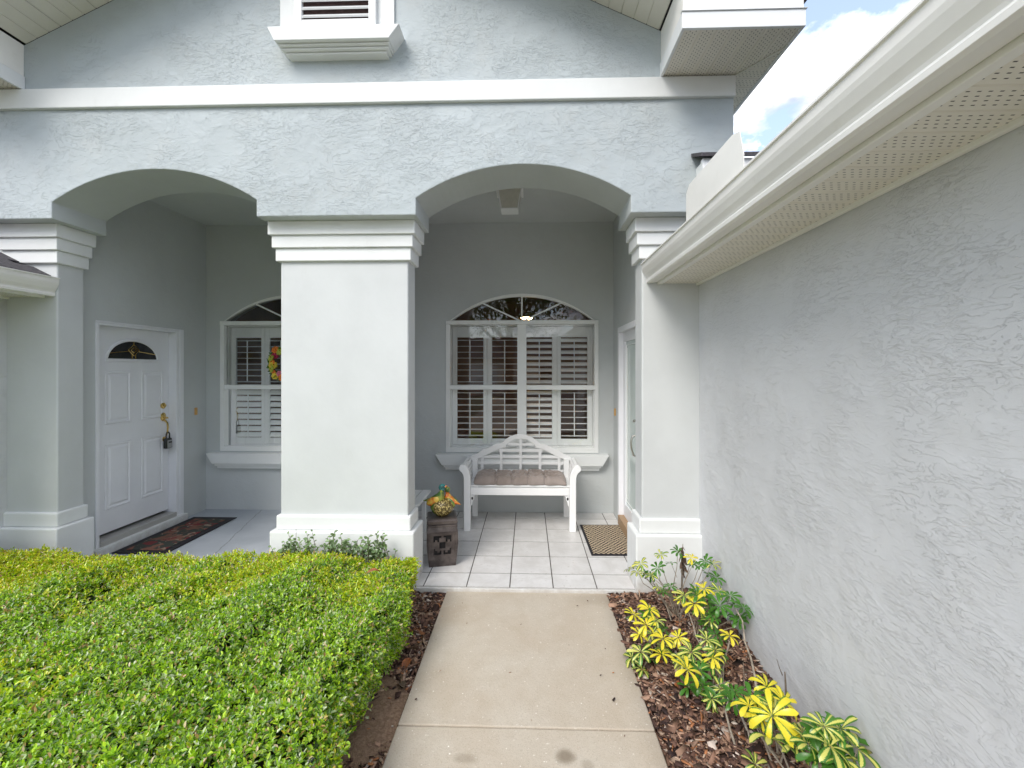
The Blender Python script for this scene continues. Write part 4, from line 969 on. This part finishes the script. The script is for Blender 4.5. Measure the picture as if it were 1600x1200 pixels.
def bird(loc, rz, tilt, mats, s=1.0):
    b = B(); n_ = 14
    # body lofted along local x : tail -> breast -> head -> beak
    sec = [(-.105, .055, .003), (-.085, .050, .008), (-.055, .035, .022), (-.02, .02, .040), (.02, .018, .046), (.048, .035, .038), (.060, .055, .027), (.068, .075, .027), (.076, .090, .024), (.086, .098, .012), (.088, .100, .003)]
    vs = []
    for (x, z, r) in sec:
        for j in range(n_):
            a = 2*math.pi*j/n_; vs.append((x*s, r*s*math.cos(a)*(.9), z*s+r*s*math.sin(a)))
    fs = [(i*n_+j, i*n_+(j+1) % n_, (i+1)*n_+(j+1) % n_, (i+1)*n_+j) for i in range(len(sec)-1) for j in range(n_)]+[tuple(range(n_)), tuple(range((len(sec)-1)*n_, len(sec)*n_))]
    b.add(vs, fs); o = b.obj('bird', mats[0], bo, smooth=True)
    wv = B()
    for sg in (-1, 1): wv.ball((-.02*s, sg*.036*s, .026*s), (.055*s, .012*s, .028*s), 12, 6)
    wv.obj('wing', mats[1], o, smooth=True)
    bk = B(); bk.lathe([(.009*s, 0), (.006*s, .012*s), (0, .024*s)], 8, (.094*s, 0, .082*s), 'x'); bk.obj('beak', cy, o)
    hd = B(); hd.ball((.074*s, 0, .086*s), .027*s, 12, 8); hd.obj('head', mats[2], o, smooth=True)
    o.location = loc; o.rotation_euler = (0, tilt, rz)
bird((-.030, -.022, .122), R(-10), R(-26), (cg, cy, ct), 1.18)
bird((.052, .018, .112), R(165), R(-34), (cy, cg, cg), .95)

# ================================================================== HEDGE
hedge = thing('hedge', 'low clipped green hedge with yellow new growth filling the left bed', 'hedge', (-2.6, 2.0, -.05))
hedge_inv = Vector((-2.6, 2.0, -.05))
def fbm(x, y, s, seed):
    r = np.random.default_rng(seed); o = np.zeros_like(x)
    for k in range(5):
        f = s*1.9**k; a = r.uniform(0, 2*np.pi, 4); p = r.uniform(0, 6, 4)
        for q in range(4): o += np.sin((x*np.cos(a[q])+y*np.sin(a[q]))*f+p[q])*.5**k/2.2
    return o
def hz(x, y): return .335+.026*fbm(x, y, 3.0, 3)+.024*fbm(x, y, 9, 4)-.05*np.clip((y-3.0)/.25, 0, 1)**2
def xedge(y): return -.80+.07*(3.1-y)/1.5+.035*np.sin(5.3*y+1)+.02*np.sin(13*y)
hx0, hy0, hy1 = -4.7, .75, 3.18
ns = 42000
x = rng.uniform(hx0, -.62, ns); y = rng.uniform(hy0, hy1+.02*rng.random(ns), ns); xe_ = xedge(y)
k = x < xe_; x, y, xe_ = x[k], y[k], xe_[k]
hole = (((x+2.65)/.10)**2+((y-2.63)/.13)**2 < 1) & (rng.random(len(x)) < .75)
x, y, xe_ = x[~hole], y[~hole], xe_[~hole]
ed = np.clip((xe_-x)/.13, 0, 1); z = hz(x, y)-.11*(1-ed)**2-np.abs(rng.normal(0, .032, len(x)))+.012
lay = rng.random(len(x)) < .15; z[lay] -= rng.uniform(.03, .09, lay.sum())
Ptop = np.stack([x, y, z], 1); Ax = np.stack([.9*(1-ed)+rng.normal(0, .38, len(x)), rng.normal(0, .38, len(x)), np.ones(len(x))], 1)
# right side
n2 = 7000; y2 = rng.uniform(hy0, hy1, n2); zz = rng.random(n2)**.8; x2 = xedge(y2)+.02*rng.normal(0, 1, n2)-.05*(1-zz)-rng.random(n2)**2*.06
gap = fbm(y2, zz*1.2, 6, 9) > .40
z2 = .0+zz*.30; Pside = np.stack([x2, y2, z2], 1)[~(gap & (zz < .75))]; Axs = np.stack([np.ones(len(Pside)), rng.normal(0, .5, len(Pside)), rng.normal(.35, .4, len(Pside))], 1)
Pf = np.vstack([Ptop, Pside]); A = np.vstack([Ax, Axs]); A /= np.linalg.norm(A, axis=1, keepdims=True)
# sprig colour patches
yel = fbm(Pf[:, 0], Pf[:, 1], 2.2, 21)+.7*np.clip((Pf[:, 1]-2.1)/1.0, -1, 1)+.35*np.clip((-Pf[:, 0]-2.2)/1.5, -1, 1)+rng.normal(0, .45, len(Pf))+.45*fbm(Pf[:, 0], Pf[:, 1], 9, 33)
kl = 6; n = len(Pf); tall = rng.uniform(.02, .050, n)
PP, DD, NN, LL, WWd, CC = [], [], [], [], [], []
ref = np.tile([0.31, .95, .05], (n, 1)); S = np.cross(A, ref); S /= np.linalg.norm(S, axis=1, keepdims=True); T = np.cross(A, S)
ph = rng.uniform(0, 6.28, n)
pal_g = np.array([(.22, .40, .025), (.34, .55, .03), (.09, .20, .025), (.48, .66, .045), (.40, .50, .22), (.58, .64, .42)]); pal_y = np.array([(.50, .62, .025), (.64, .68, .03), (.36, .55, .02), (.62, .56, .05)]); pal_o = np.array([(.60, .44, .16), (.50, .30, .13), (.68, .55, .34)])  # the two palest greens paint in glints of light on glossy leaves
for q in range(kl):
    t_ = q/(kl-1); an = ph+q*2.4+rng.normal(0, .3, n); rad = S*np.cos(an)[:, None]+T*np.sin(an)[:, None]
    el = .15+.9*t_+rng.normal(0, .25, n)
    D = rad*np.cos(el)[:, None]+A*np.sin(el)[:, None]; N = A*np.cos(el)[:, None]-rad*np.sin(el)[:, None]
    PP.append(Pf+A*(tall*(t_-.5))[:, None]); DD.append(D); NN.append(N); L = rng.uniform(.016, .031, n)*(1-.25*t_); LL.append(L); WWd.append(L*rng.uniform(.40, .55, n))
    c = pal_g[rng.choice(6, n, p=[.24, .22, .17, .2, .10, .07])]*rng.uniform(.75, 1.3, (n, 1)); ym = (yel+1.2*(t_-.5) > .22); c[ym] = pal_y[rng.integers(0, 4, ym.sum())]*rng.uniform(.75, 1.15, (ym.sum(), 1))
    om = (rng.random(n) < .04+.14*(t_ > .8)) ; c[om] = pal_o[rng.integers(0, 3, om.sum())]*rng.uniform(.7, 1.1, (om.sum(), 1)); CC.append(c)
V, F, Cc = leaves(np.vstack(PP), np.vstack(DD), np.vstack(NN), np.concatenate(LL), np.concatenate(WWd), np.vstack(CC))
fo = np_mesh('foliage', V-np.array(hedge_inv), F, M['leafcol'], hedge, Cc, smooth=False); stuff(fo)
# inner leaves coloured dark as the shade within the hedge, and the woody stems below
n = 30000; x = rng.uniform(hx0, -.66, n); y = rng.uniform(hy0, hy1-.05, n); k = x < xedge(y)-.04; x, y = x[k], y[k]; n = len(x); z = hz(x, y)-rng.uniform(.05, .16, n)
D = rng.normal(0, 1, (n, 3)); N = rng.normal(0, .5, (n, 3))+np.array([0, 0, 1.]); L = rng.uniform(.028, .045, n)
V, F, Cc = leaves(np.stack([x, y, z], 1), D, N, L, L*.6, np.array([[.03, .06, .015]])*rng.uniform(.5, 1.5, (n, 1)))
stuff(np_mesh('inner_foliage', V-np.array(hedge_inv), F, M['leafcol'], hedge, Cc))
t = B()
for i in range(420):
    y = random.uniform(hy0+.1, hy1-.06); x = float(xedge(np.array([y]))[0])-random.uniform(.03, .5); bx_, by_ = x-random.uniform(.0, .12), y+random.uniform(-.06, .06)
    zt = random.uniform(.2, .29); t.tube([(bx_, by_, -.06), ((x+bx_)/2+random.uniform(-.02, .02), (y+by_)/2, zt*.5), (x+random.uniform(-.03, .05), y, zt)], [.006, .0045, .002], 5, False)
for i in range(500):
    x, y = random.uniform(-4.5, -1.2), random.uniform(hy0+.1, hy1-.1)
    t.tube([(x+random.uniform(-.08, .08), y, -.06), (x, y, .12), (x+random.uniform(-.06, .06), y, .27)], [.006, .0045, .002], 4, False)
t.v = [(p[0]+2.6, p[1]-2.0, p[2]+.05) for p in t.v]
stuff(t.obj('stems', M['twig'], hedge))
hb = sheet('painted_shade_core', hx0+.1, -.98, hy0+.1, hy1-.12, lambda x, y: hz(x, y)-.15, simple('hedge_painted_shade', (.035, .04, .018), .95, .6, 60, 1.0), .06)  # dark sheet below the leaves, coloured as the shade inside the hedge
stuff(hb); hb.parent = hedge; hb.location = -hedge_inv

# leggy round leaved shrub rising behind the hedge against the column base
ls = thing('leggy_shrub', 'sparse round leaved shrub growing up behind the hedge against the column base', 'shrub', (-1.45, 3.23, -.05))
PP, DD = [], []; t = B()
def sprig(x, y, z0, x1, y1, z1, k):
    p0, p1 = Vector((x, y, z0)), Vector((x1, y1, z1)); mid = (p0+p1)/2+Vector((random.uniform(-.02, .02), random.uniform(-.01, .01), 0))
    t.tube([p0, mid, p1], [.0028, .0022, .0012], 5, False)
    for q in range(k):
        f_ = .35+.65*q/max(1, k-1); c = p0.lerp(mid, f_*2) if f_ < .5 else mid.lerp(p1, f_*2-1); PP.append(c); a = q*2.4+random.uniform(-.5, .5); DD.append((math.cos(a), math.sin(a)*.6-.2, random.uniform(.1, 1.0)))
for i in range(74):
    x = random.choice([random.uniform(-.38, .42), random.uniform(-.36, -.16), random.uniform(.0, .2), random.uniform(.24, .40)]); yy = random.uniform(-.08, .02)
    hgt = .35+random.random()**1.6*.125+(.025 if abs(x+.25) < .08 else 0)
    sprig(x+random.uniform(-.08, .08), yy, .28, x, yy-.02, hgt+.05, random.randint(5, 9))
for i in range(22): x = random.uniform(-.55, .58); sprig(x, -.05, .3, x+random.uniform(-.03, .03), -.07, .41+random.random()*.05, 5)
sprig(-.24, -.06, .3, -.24, -.08, .555, 3)
t.obj('stems', M['twig'], ls)
P = np.array([tuple(p) for p in PP]); D = np.array(DD); n = len(P); L = rng.uniform(.022, .038, n)
V, F, Cc = leaves(P, D, np.stack([rng.normal(0, .4, n), -np.ones(n)*.7, np.ones(n)], 1), L, L*.68, np.array([[.17, .25, .12]])*rng.uniform(.6, 1.5, (n, 1)))
stuff(np_mesh('foliage', V, F, M['leafcol'], ls, Cc))
# a dry leaf on the hedge
def dry_leaf(x, y, z, s, rz, label, mt='dead_leaf', tilt=(0, 0)):
    b = B(); pts = []
    k = 7
    for i in range(k):
        u = i/(k-1); w_ = .28*math.sin(math.pi*min(u*1.02, 1))**.7+.01; h = .18*math.sin(math.pi*u)
        pts += [(u-.5, -w_, h+.12*u), (u-.5, 0, h-.03), (u-.5, w_, h+.05)]
    pts = [(a*s, b_*s, c*s) for a, b_, c in pts]
    b.add(pts, [(i*3+j, i*3+j+1, (i+1)*3+j+1, (i+1)*3+j) for i in range(k-1) for j in range(2)])
    o = b.obj('fallen_leaf', M[mt], None, smooth=True); o.location = (x, y, z); o.rotation_euler = (tilt[0], tilt[1], rz); tag(o, label, 'leaf', 'fallen leaves on the beds and hedge'); return o
dry_leaf(-.99, 2.78, .375, .075, .3, 'rust coloured fallen leaf lying on top of the hedge')
dry_leaf(-.70, 2.50, -.02, .075, 1.2, 'orange fallen leaf on the mulch left of the walkway, near its middle', tilt=(.3, -.3))
dry_leaf(-.68, 2.33, -.025, .08, 2.2, 'tan fallen leaf at the sand patch beside the walkway', 'dead_brown', (.2, .3))
dry_leaf(.80, 2.34, -.01, .09, .6, 'curled orange leaf on the right mulch below the yellow shrubs', tilt=(.4, .3))
dry_leaf(.66, 2.78, -.02, .07, 2.0, 'small orange leaf at the right edge of the walkway', tilt=(.5, .2))
dry_leaf(1.06, 2.58, .0, .10, 1.0, 'broad brown leaf on the mulch against the right wall', 'dead_brown', (.2, .3))

# ================================================================== VARIEGATED SHRUBS
h_, f_, cx0, hy_ = 1.67, 685, 805, 578
cth, sth = math.cos(YAW), math.sin(YAW)
def leaf_mesh(seed, mt, L=1.0, nl=8, droop=.5):
    r = random.Random(seed); V, F, Cc = [], [], []; K = 8
    for q in range(nl):
        a = 2*math.pi*q/nl+r.uniform(-.18, .18); ln = L*r.uniform(.75, 1.05); el0 = r.uniform(.15, .55); dr = droop*r.uniform(.6, 1.4); wd = ln*r.uniform(.165, .205); g = r.random(); base = len(V)
        x = .06; z = 0; ang = el0; st_ = ln/K
        tw = r.uniform(-.3, .3)
        for i in range(K+1):
            u = i/K; w_ = wd*1.25*(u**.85)*max(0, 1-u**3.2)**.5+.006*L
            for sgn in (-1, 0, 1):
                dx, dy, dz = x, sgn*w_, z+abs(sgn)*w_*.28+sgn*w_*tw
                V.append((dx*math.cos(a)-dy*math.sin(a), dx*math.sin(a)+dy*math.cos(a), dz)); Cc.append((abs(sgn)*1.0, g, u))
            x += st_*math.cos(ang); z += st_*math.sin(ang); ang -= dr*2.2/K
        for i in range(K):
            for j in range(2): F.append((base+i*3+j, base+i*3+j+1, base+(i+1)*3+j+1, base+(i+1)*3+j))
    me = bpy.data.meshes.new('leaf'); me.from_pydata(V, [], F); me.update(); me.materials.append(mt)
    at = me.color_attributes.new('col', 'FLOAT_COLOR', 'POINT')
    at.data.foreach_set('color', [c for q in Cc for c in (*q, 1)])
    me.polygons.foreach_set('use_smooth', [True]*len(F)); return me
LM = {k: [leaf_mesh(i*7+j, M[mn], nl=8+(i % 2)) for i in range(4)] for j, (k, mn) in enumerate((('y', 'leaf_yellow'), ('m', 'leaf_mixed'), ('g', 'leaf_green')))}
# rosettes: photo-measured bearings turned into places in the bed: (px, py, height, kind, leaflet length)
def spot(px, py, z):
    d = (h_-z)*f_/(py-hy_); a = (px-cx0)/f_*d; return Vector((-d*sth+a*cth, d*cth+a*sth, z))
Zq = lambda u, v: (940+u/4, 830+v/4)
plants = [
 ('shrub of variegated yellow and green leaves against the right column base', (1.02, 3.05), [(245, 205, .37, 'm', .062), (225, 255, .33, 'm', .055), (370, 148, .40, 'm', .056), (350, 232, .35, 'g', .058), (310, 275, .31, 'm', .050), (475, 130, .41, 'g', .060), (558, 168, .38, 'y', .055), (690, 205, .36, 'm', .066), (650, 190, .37, 'g', .058), (720, 292, .30, 'g', .066), (430, 345, .27, 'g', .048), (610, 215, .35, 'g', .05)]),
 ('leafy shrub with bright green and yellow leaves in the middle of the right bed', (1.08, 2.72), [(515, 400, .27, 'm', .070), (495, 435, .24, 'y', .05), (640, 360, .30, 'y', .072), (580, 452, .27, 'y', .088), (600, 400, .30, 'g', .07), (735, 375, .28, 'm', .06), (740, 465, .26, 'g', .082), (805, 405, .30, 'g', .066), (885, 480, .27, 'g', .080), (670, 480, .22, 'g', .065), (855, 560, .20, 'g', .06), (680, 560, .18, 'm', .055), (700, 530, .2, 'g', .06)]),
 ('low yellow leaved shrub spreading over the mulch by the walkway edge', (.83, 2.62), [(200, 522, .19, 'y', .066), (300, 490, .22, 'y', .078), (290, 530, .20, 'g', .06), (278, 585, .18, 'y', .072), (235, 645, .14, 'y', .056), (318, 640, .15, 'm', .066), (385, 672, .17, 'y', .080), (375, 770, .10, 'y', .070), (245, 755, .10, 'm', .074), (480, 665, .17, 'y', .062), (340, 560, .19, 'm', .06)]),
 ('tangled shrub of small yellow striped leaves on long grey stems in the right bed', (1.0, 2.28), [(560, 755, .18, 'm', .074), (500, 800, .16, 'm', .06), (660, 680, .21, 'm', .068), (720, 650, .21, 'g', .058), (800, 655, .22, 'y', .066), (710, 745, .18, 'm', .07), (695, 790, .17, 'y', .07), (690, 845, .15, 'm', .066), (535, 865, .17, 'y', .088), (610, 870, .14, 'g', .07), (630, 960, .10, 'g', .066), (690, 1045, .07, 'm', .058), (745, 985, .09, 'm', .06), (830, 1005, .10, 'g', .064), (560, 820, .15, 'm', .06)]),
 ('bright yellow leaved shrub near the front, beside the textured right wall', (1.07, 1.86), [(1035, 975, .26, 'y', .078), (1045, 1010, .23, 'g', .05), (1135, 1065, .24, 'y', .072), (920, 1090, .25, 'y', .080), (935, 1060, .24, 'g', .07), (1065, 1150, .27, 'y', .110), (1080, 1110, .26, 'm', .08), (985, 1150, .22, 'y', .075), (960, 1460, .12, 'm', .06)]),
 ('green shrub with yellow centred leaves in the lower right corner by the wall', (1.12, 1.62), [(1390, 1220, .30, 'm', .074), (1495, 1235, .28, 'm', .080), (1450, 1215, .27, 'g', .05), (1430, 1345, .27, 'm', .105), (1540, 1300, .23, 'g', .07), (1598, 1360, .24, 'm', .088), (1290, 1330, .24, 'm', .082), (1370, 1290, .25, 'g', .075), (1500, 1420, .23, 'm', .085), (1350, 1400, .22, 'g', .085), (1420, 1440, .22, 'g', .09)]),
]
for pi, (lab, (bx_, by_), ros) in enumerate(plants):
    bz = float(zbedR(np.array([bx_]), np.array([by_]))[0])
    sh = thing('variegated_shrub', lab, 'shrub', (bx_, by_, bz), 0, 'variegated shrubs in the right bed'); org = Vector((bx_, by_, bz)); sb = B()
    for k, (u, v_, z_, kd, L) in enumerate(ros):
        p = spot(*Zq(u, v_), z_); 
        if p.x > 1.27: p.x = 1.27
        o = link('leaf', random.choice(LM[kd]), sh); o.location = p-org; o.scale = (L*1.02, L*1.02, L*1.02)
        tx, ty = -.25+random.uniform(-.25, .25), random.uniform(-.3, .3)
        o.rotation_euler = (.35+random.uniform(-.3, .3), ty, random.uniform(0, 6.28)); o.rotation_euler = (Matrix.Rotation(random.uniform(.1, .55), 4, 'X') @ Matrix.Rotation(random.uniform(-.35, .35), 4, 'Y') @ Matrix.Rotation(random.uniform(0, 6.28), 4, 'Z')).to_euler()
        b0 = Vector((random.uniform(-.06, .06), random.uniform(-.06, .06), -.03)); e0 = p-org
        j = Vector((e0.x*.45+random.uniform(-.03, .03), e0.y*.45+random.uniform(-.03, .03)+.02, e0.z*.45)); j2 = Vector((e0.x*.85, e0.y*.85+.01, e0.z*.78-.01))
        sb.tube([b0, j, j2, e0], [.0045, .0034, .0022, .0014], 6, False)
    for k in range(len(ros)//2+2):          # shaded green leaves lower inside the shrub
        u, v_, z_, kd, L = random.choice(ros); q = spot(*Zq(u, v_), z_)-org
        o = link('leaf', random.choice(LM[random.choice('ggm')]), sh); o.location = q+Vector((random.uniform(-.06, .06), random.uniform(-.02, .09), -random.uniform(.03, .09)))
        if o.location.x+org.x > 1.25: o.location.x = 1.25-org.x
        if o.location.z < .03: o.location.z = .03
        o.scale = (L*.9,)*3; o.rotation_euler = (random.uniform(-.3, .6), random.uniform(-.4, .4), random.uniform(0, 6.28)); sb.tube([q*.6, Vector(o.location)], [.002, .0012], 5, False)
    sb.obj('stems', M['grey_stem'], sh, smooth=True)
# long bare canes and sticks crossing the bed
def cane(pts, r, label, mt='grey_stem', nm='bare_stem'):
    q = [spot(*Zq(u, v_), z_) for (u, v_, z_) in pts]; o0 = q[-1].copy(); b = B(); b.tube([p-o0 for p in q], [r*(.5+.6*i/(len(q)-1)) for i in range(len(q))], 7)
    o = b.obj(nm, M[mt], None, smooth=True); o.location = o0; tag(o, label, 'stem', 'bare stems and sticks in the right bed')
cane([(840, 490, .28), (880, 560, .25), (895, 690, .18), (935, 800, .11), (960, 920, .05), (972, 1060, -.02)], .0062, 'long curved grey stem rising beside the right wall')
cane([(800, 690, .21), (790, 730, .17), (765, 800, .10), (745, 900, .0)], .0065, 'short thick grey stem under the small yellow leaf cluster')
cane([(545, 510, .26), (570, 580, .20), (590, 660, .15), (660, 780, .12), (720, 880, .10), (790, 990, .08), (850, 1100, .05), (905, 1230, .02), (960, 1400, -.01)], .0055, 'long pale stem running from the middle shrub towards the front')
cane([(790, 950, .12), (795, 1040, .08), (775, 1130, .04), (800, 1230, .02), (860, 1420, -.01)], .0055, 'twisted brown stem standing at the front of the right bed')
cane([(285, 300, .27), (340, 370, .18), (400, 450, .08), (435, 560, -.01)], .0036, 'thin leaning stem below the leftmost yellow rosette')
cane([(350, 290, .29), (410, 390, .2), (460, 460, .12), (490, 560, -.01)], .0045, 'thin forked stem beside the right column base')
cane([(1145, 880, .20), (1150, 960, .15), (1155, 1100, .05), (1150, 1220, -.02)], .0060, 'broken upright brown stem close to the right wall', 'bark')
cane([(1095, 800, .26), (1110, 850, .21), (1130, 900, .17)], .0022, 'dark dry twig leaning on the right wall', 'bark')
cane([(665, 978, .10), (740, 955, .11), (800, 935, .11)], .0018, 'thin white straw lying across the shrub stems')
cane([(1015, 1175, .14), (1045, 1300, .05), (1060, 1500, -.02)], .0065, 'straight grey stem under the bright yellow leaves')
cane([(885, 820, .10), (890, 900, .05), (895, 1040, -.02)], .0035, 'dry reddish stalk standing in the mulch', 'bark')
# the withered brown stalk beside the column
wk = thing('withered_stalk', 'withered brown leaf stalk standing upright in front of the right column', 'dead plant', spot(*Zq(500, 330), .06)); p1 = spot(*Zq(508, 80), .44)-wk.location
t = B(); t.tube([(0, 0, -.1), tuple(p1*.5), tuple(p1)], [.006, .007, .002], 7); t.obj('stalk', M['grey_stem'], wk, smooth=True)
n = 46; f0 = rng.uniform(.35, .95, n); P = np.outer(f0, np.array(p1)); D = np.stack([rng.normal(0, .35, n)+.15, rng.normal(-.1, .3, n), -np.ones(n)], 1); L = rng.uniform(.03, .075, n)
V, F, Cc = leaves(P, D, rng.normal(0, 1, (n, 3)), L, L*.28, np.array([[.15, .10, .07]])*rng.uniform(.5, 1.5, (n, 1))); stuff(np_mesh('withered_leaves', V, F, M['chipcol'], wk, Cc))

# ================================================================== ACROSS THE STREET (seen in the panes)
def tree(x, y, h, cr, label, seed):
    r = np.random.default_rng(seed); e_ = thing('oak_tree', label, 'tree', (x, y, -.12), 0, 'oaks across the lawn')
    t = B(); t.tube([(0, 0, 0), (.05, 0, h*.2), (.0, .1, h*.45), (.1, .1, h*.7)], [.28, .22, .17, .06], 10)
    for k in range(7): a = k*.9+seed; t.tube([(0, 0, h*(.28+.04*k)), (math.cos(a)*cr*.4, math.sin(a)*cr*.4, h*(.45+.05*k)), (math.cos(a)*cr*.8, math.sin(a)*cr*.8, h*(.55+.05*k))], [.10, .07, .02], 6)
    t.obj('trunk', M['bark'], e_, smooth=True)
    n = 16000; c = r.normal(0, 1, (60, 3)); c /= np.linalg.norm(c, axis=1, keepdims=True); c *= r.uniform(.35, 1, (60, 1)); c = c*np.array([cr, cr, h*.30])+np.array([0, 0, h*.68])
    P = c[r.integers(0, 60, n)]+r.normal(0, cr*.16, (n, 3)); D = r.normal(0, 1, (n, 3)); L = r.uniform(.10, .2, n)
    V, F, Cc = leaves(P, D, r.normal(0, .6, (n, 3))+np.array([0, 0, 1.]), L, L*.6, np.array([[.06, .12, .03]])*r.uniform(.5, 1.6, (n, 1)))
    stuff(np_mesh('crown', V, F, M['leafcol'], e_, Cc))
tree(-.9, -11.5, 9.5, 4.6, 'large oak on the lawn behind the viewer, reflected in the arched window', 3)
tree(-8.5, -14, 9, 3.8, 'oak farther back on the lawn, left of the driveway', 5)
tree(9.5, -15, 9, 3.8, 'oak right of the driveway by the road', 8)
nb = thing('neighbour_house', 'pale single storey house across the road seen only in window reflections', 'house', (0, -34, -.1))
t = B(); t.box(-11, 9, -6, 0, 0, 2.9); t.obj('wall', simple('neighbour_wall', (.62, .58, .52), .8, .1, 2), nb)
t = B(); t.prism([(-6.6, 2.9), (.6, 2.9), (-3, 5.2)], 'x', -11.5, 9.5); t.obj('roof', M['shingle'], nb)
t = B(); t.box(-8, -3, .001, .06, 0, 2.2); t.obj('garage_door', M['white_paint'], nb)
for xx in (1, 5): t = B(); t.box(xx, xx+1.6, .001, .06, .9, 2.1); t.obj('window', M['dark_void'], nb)
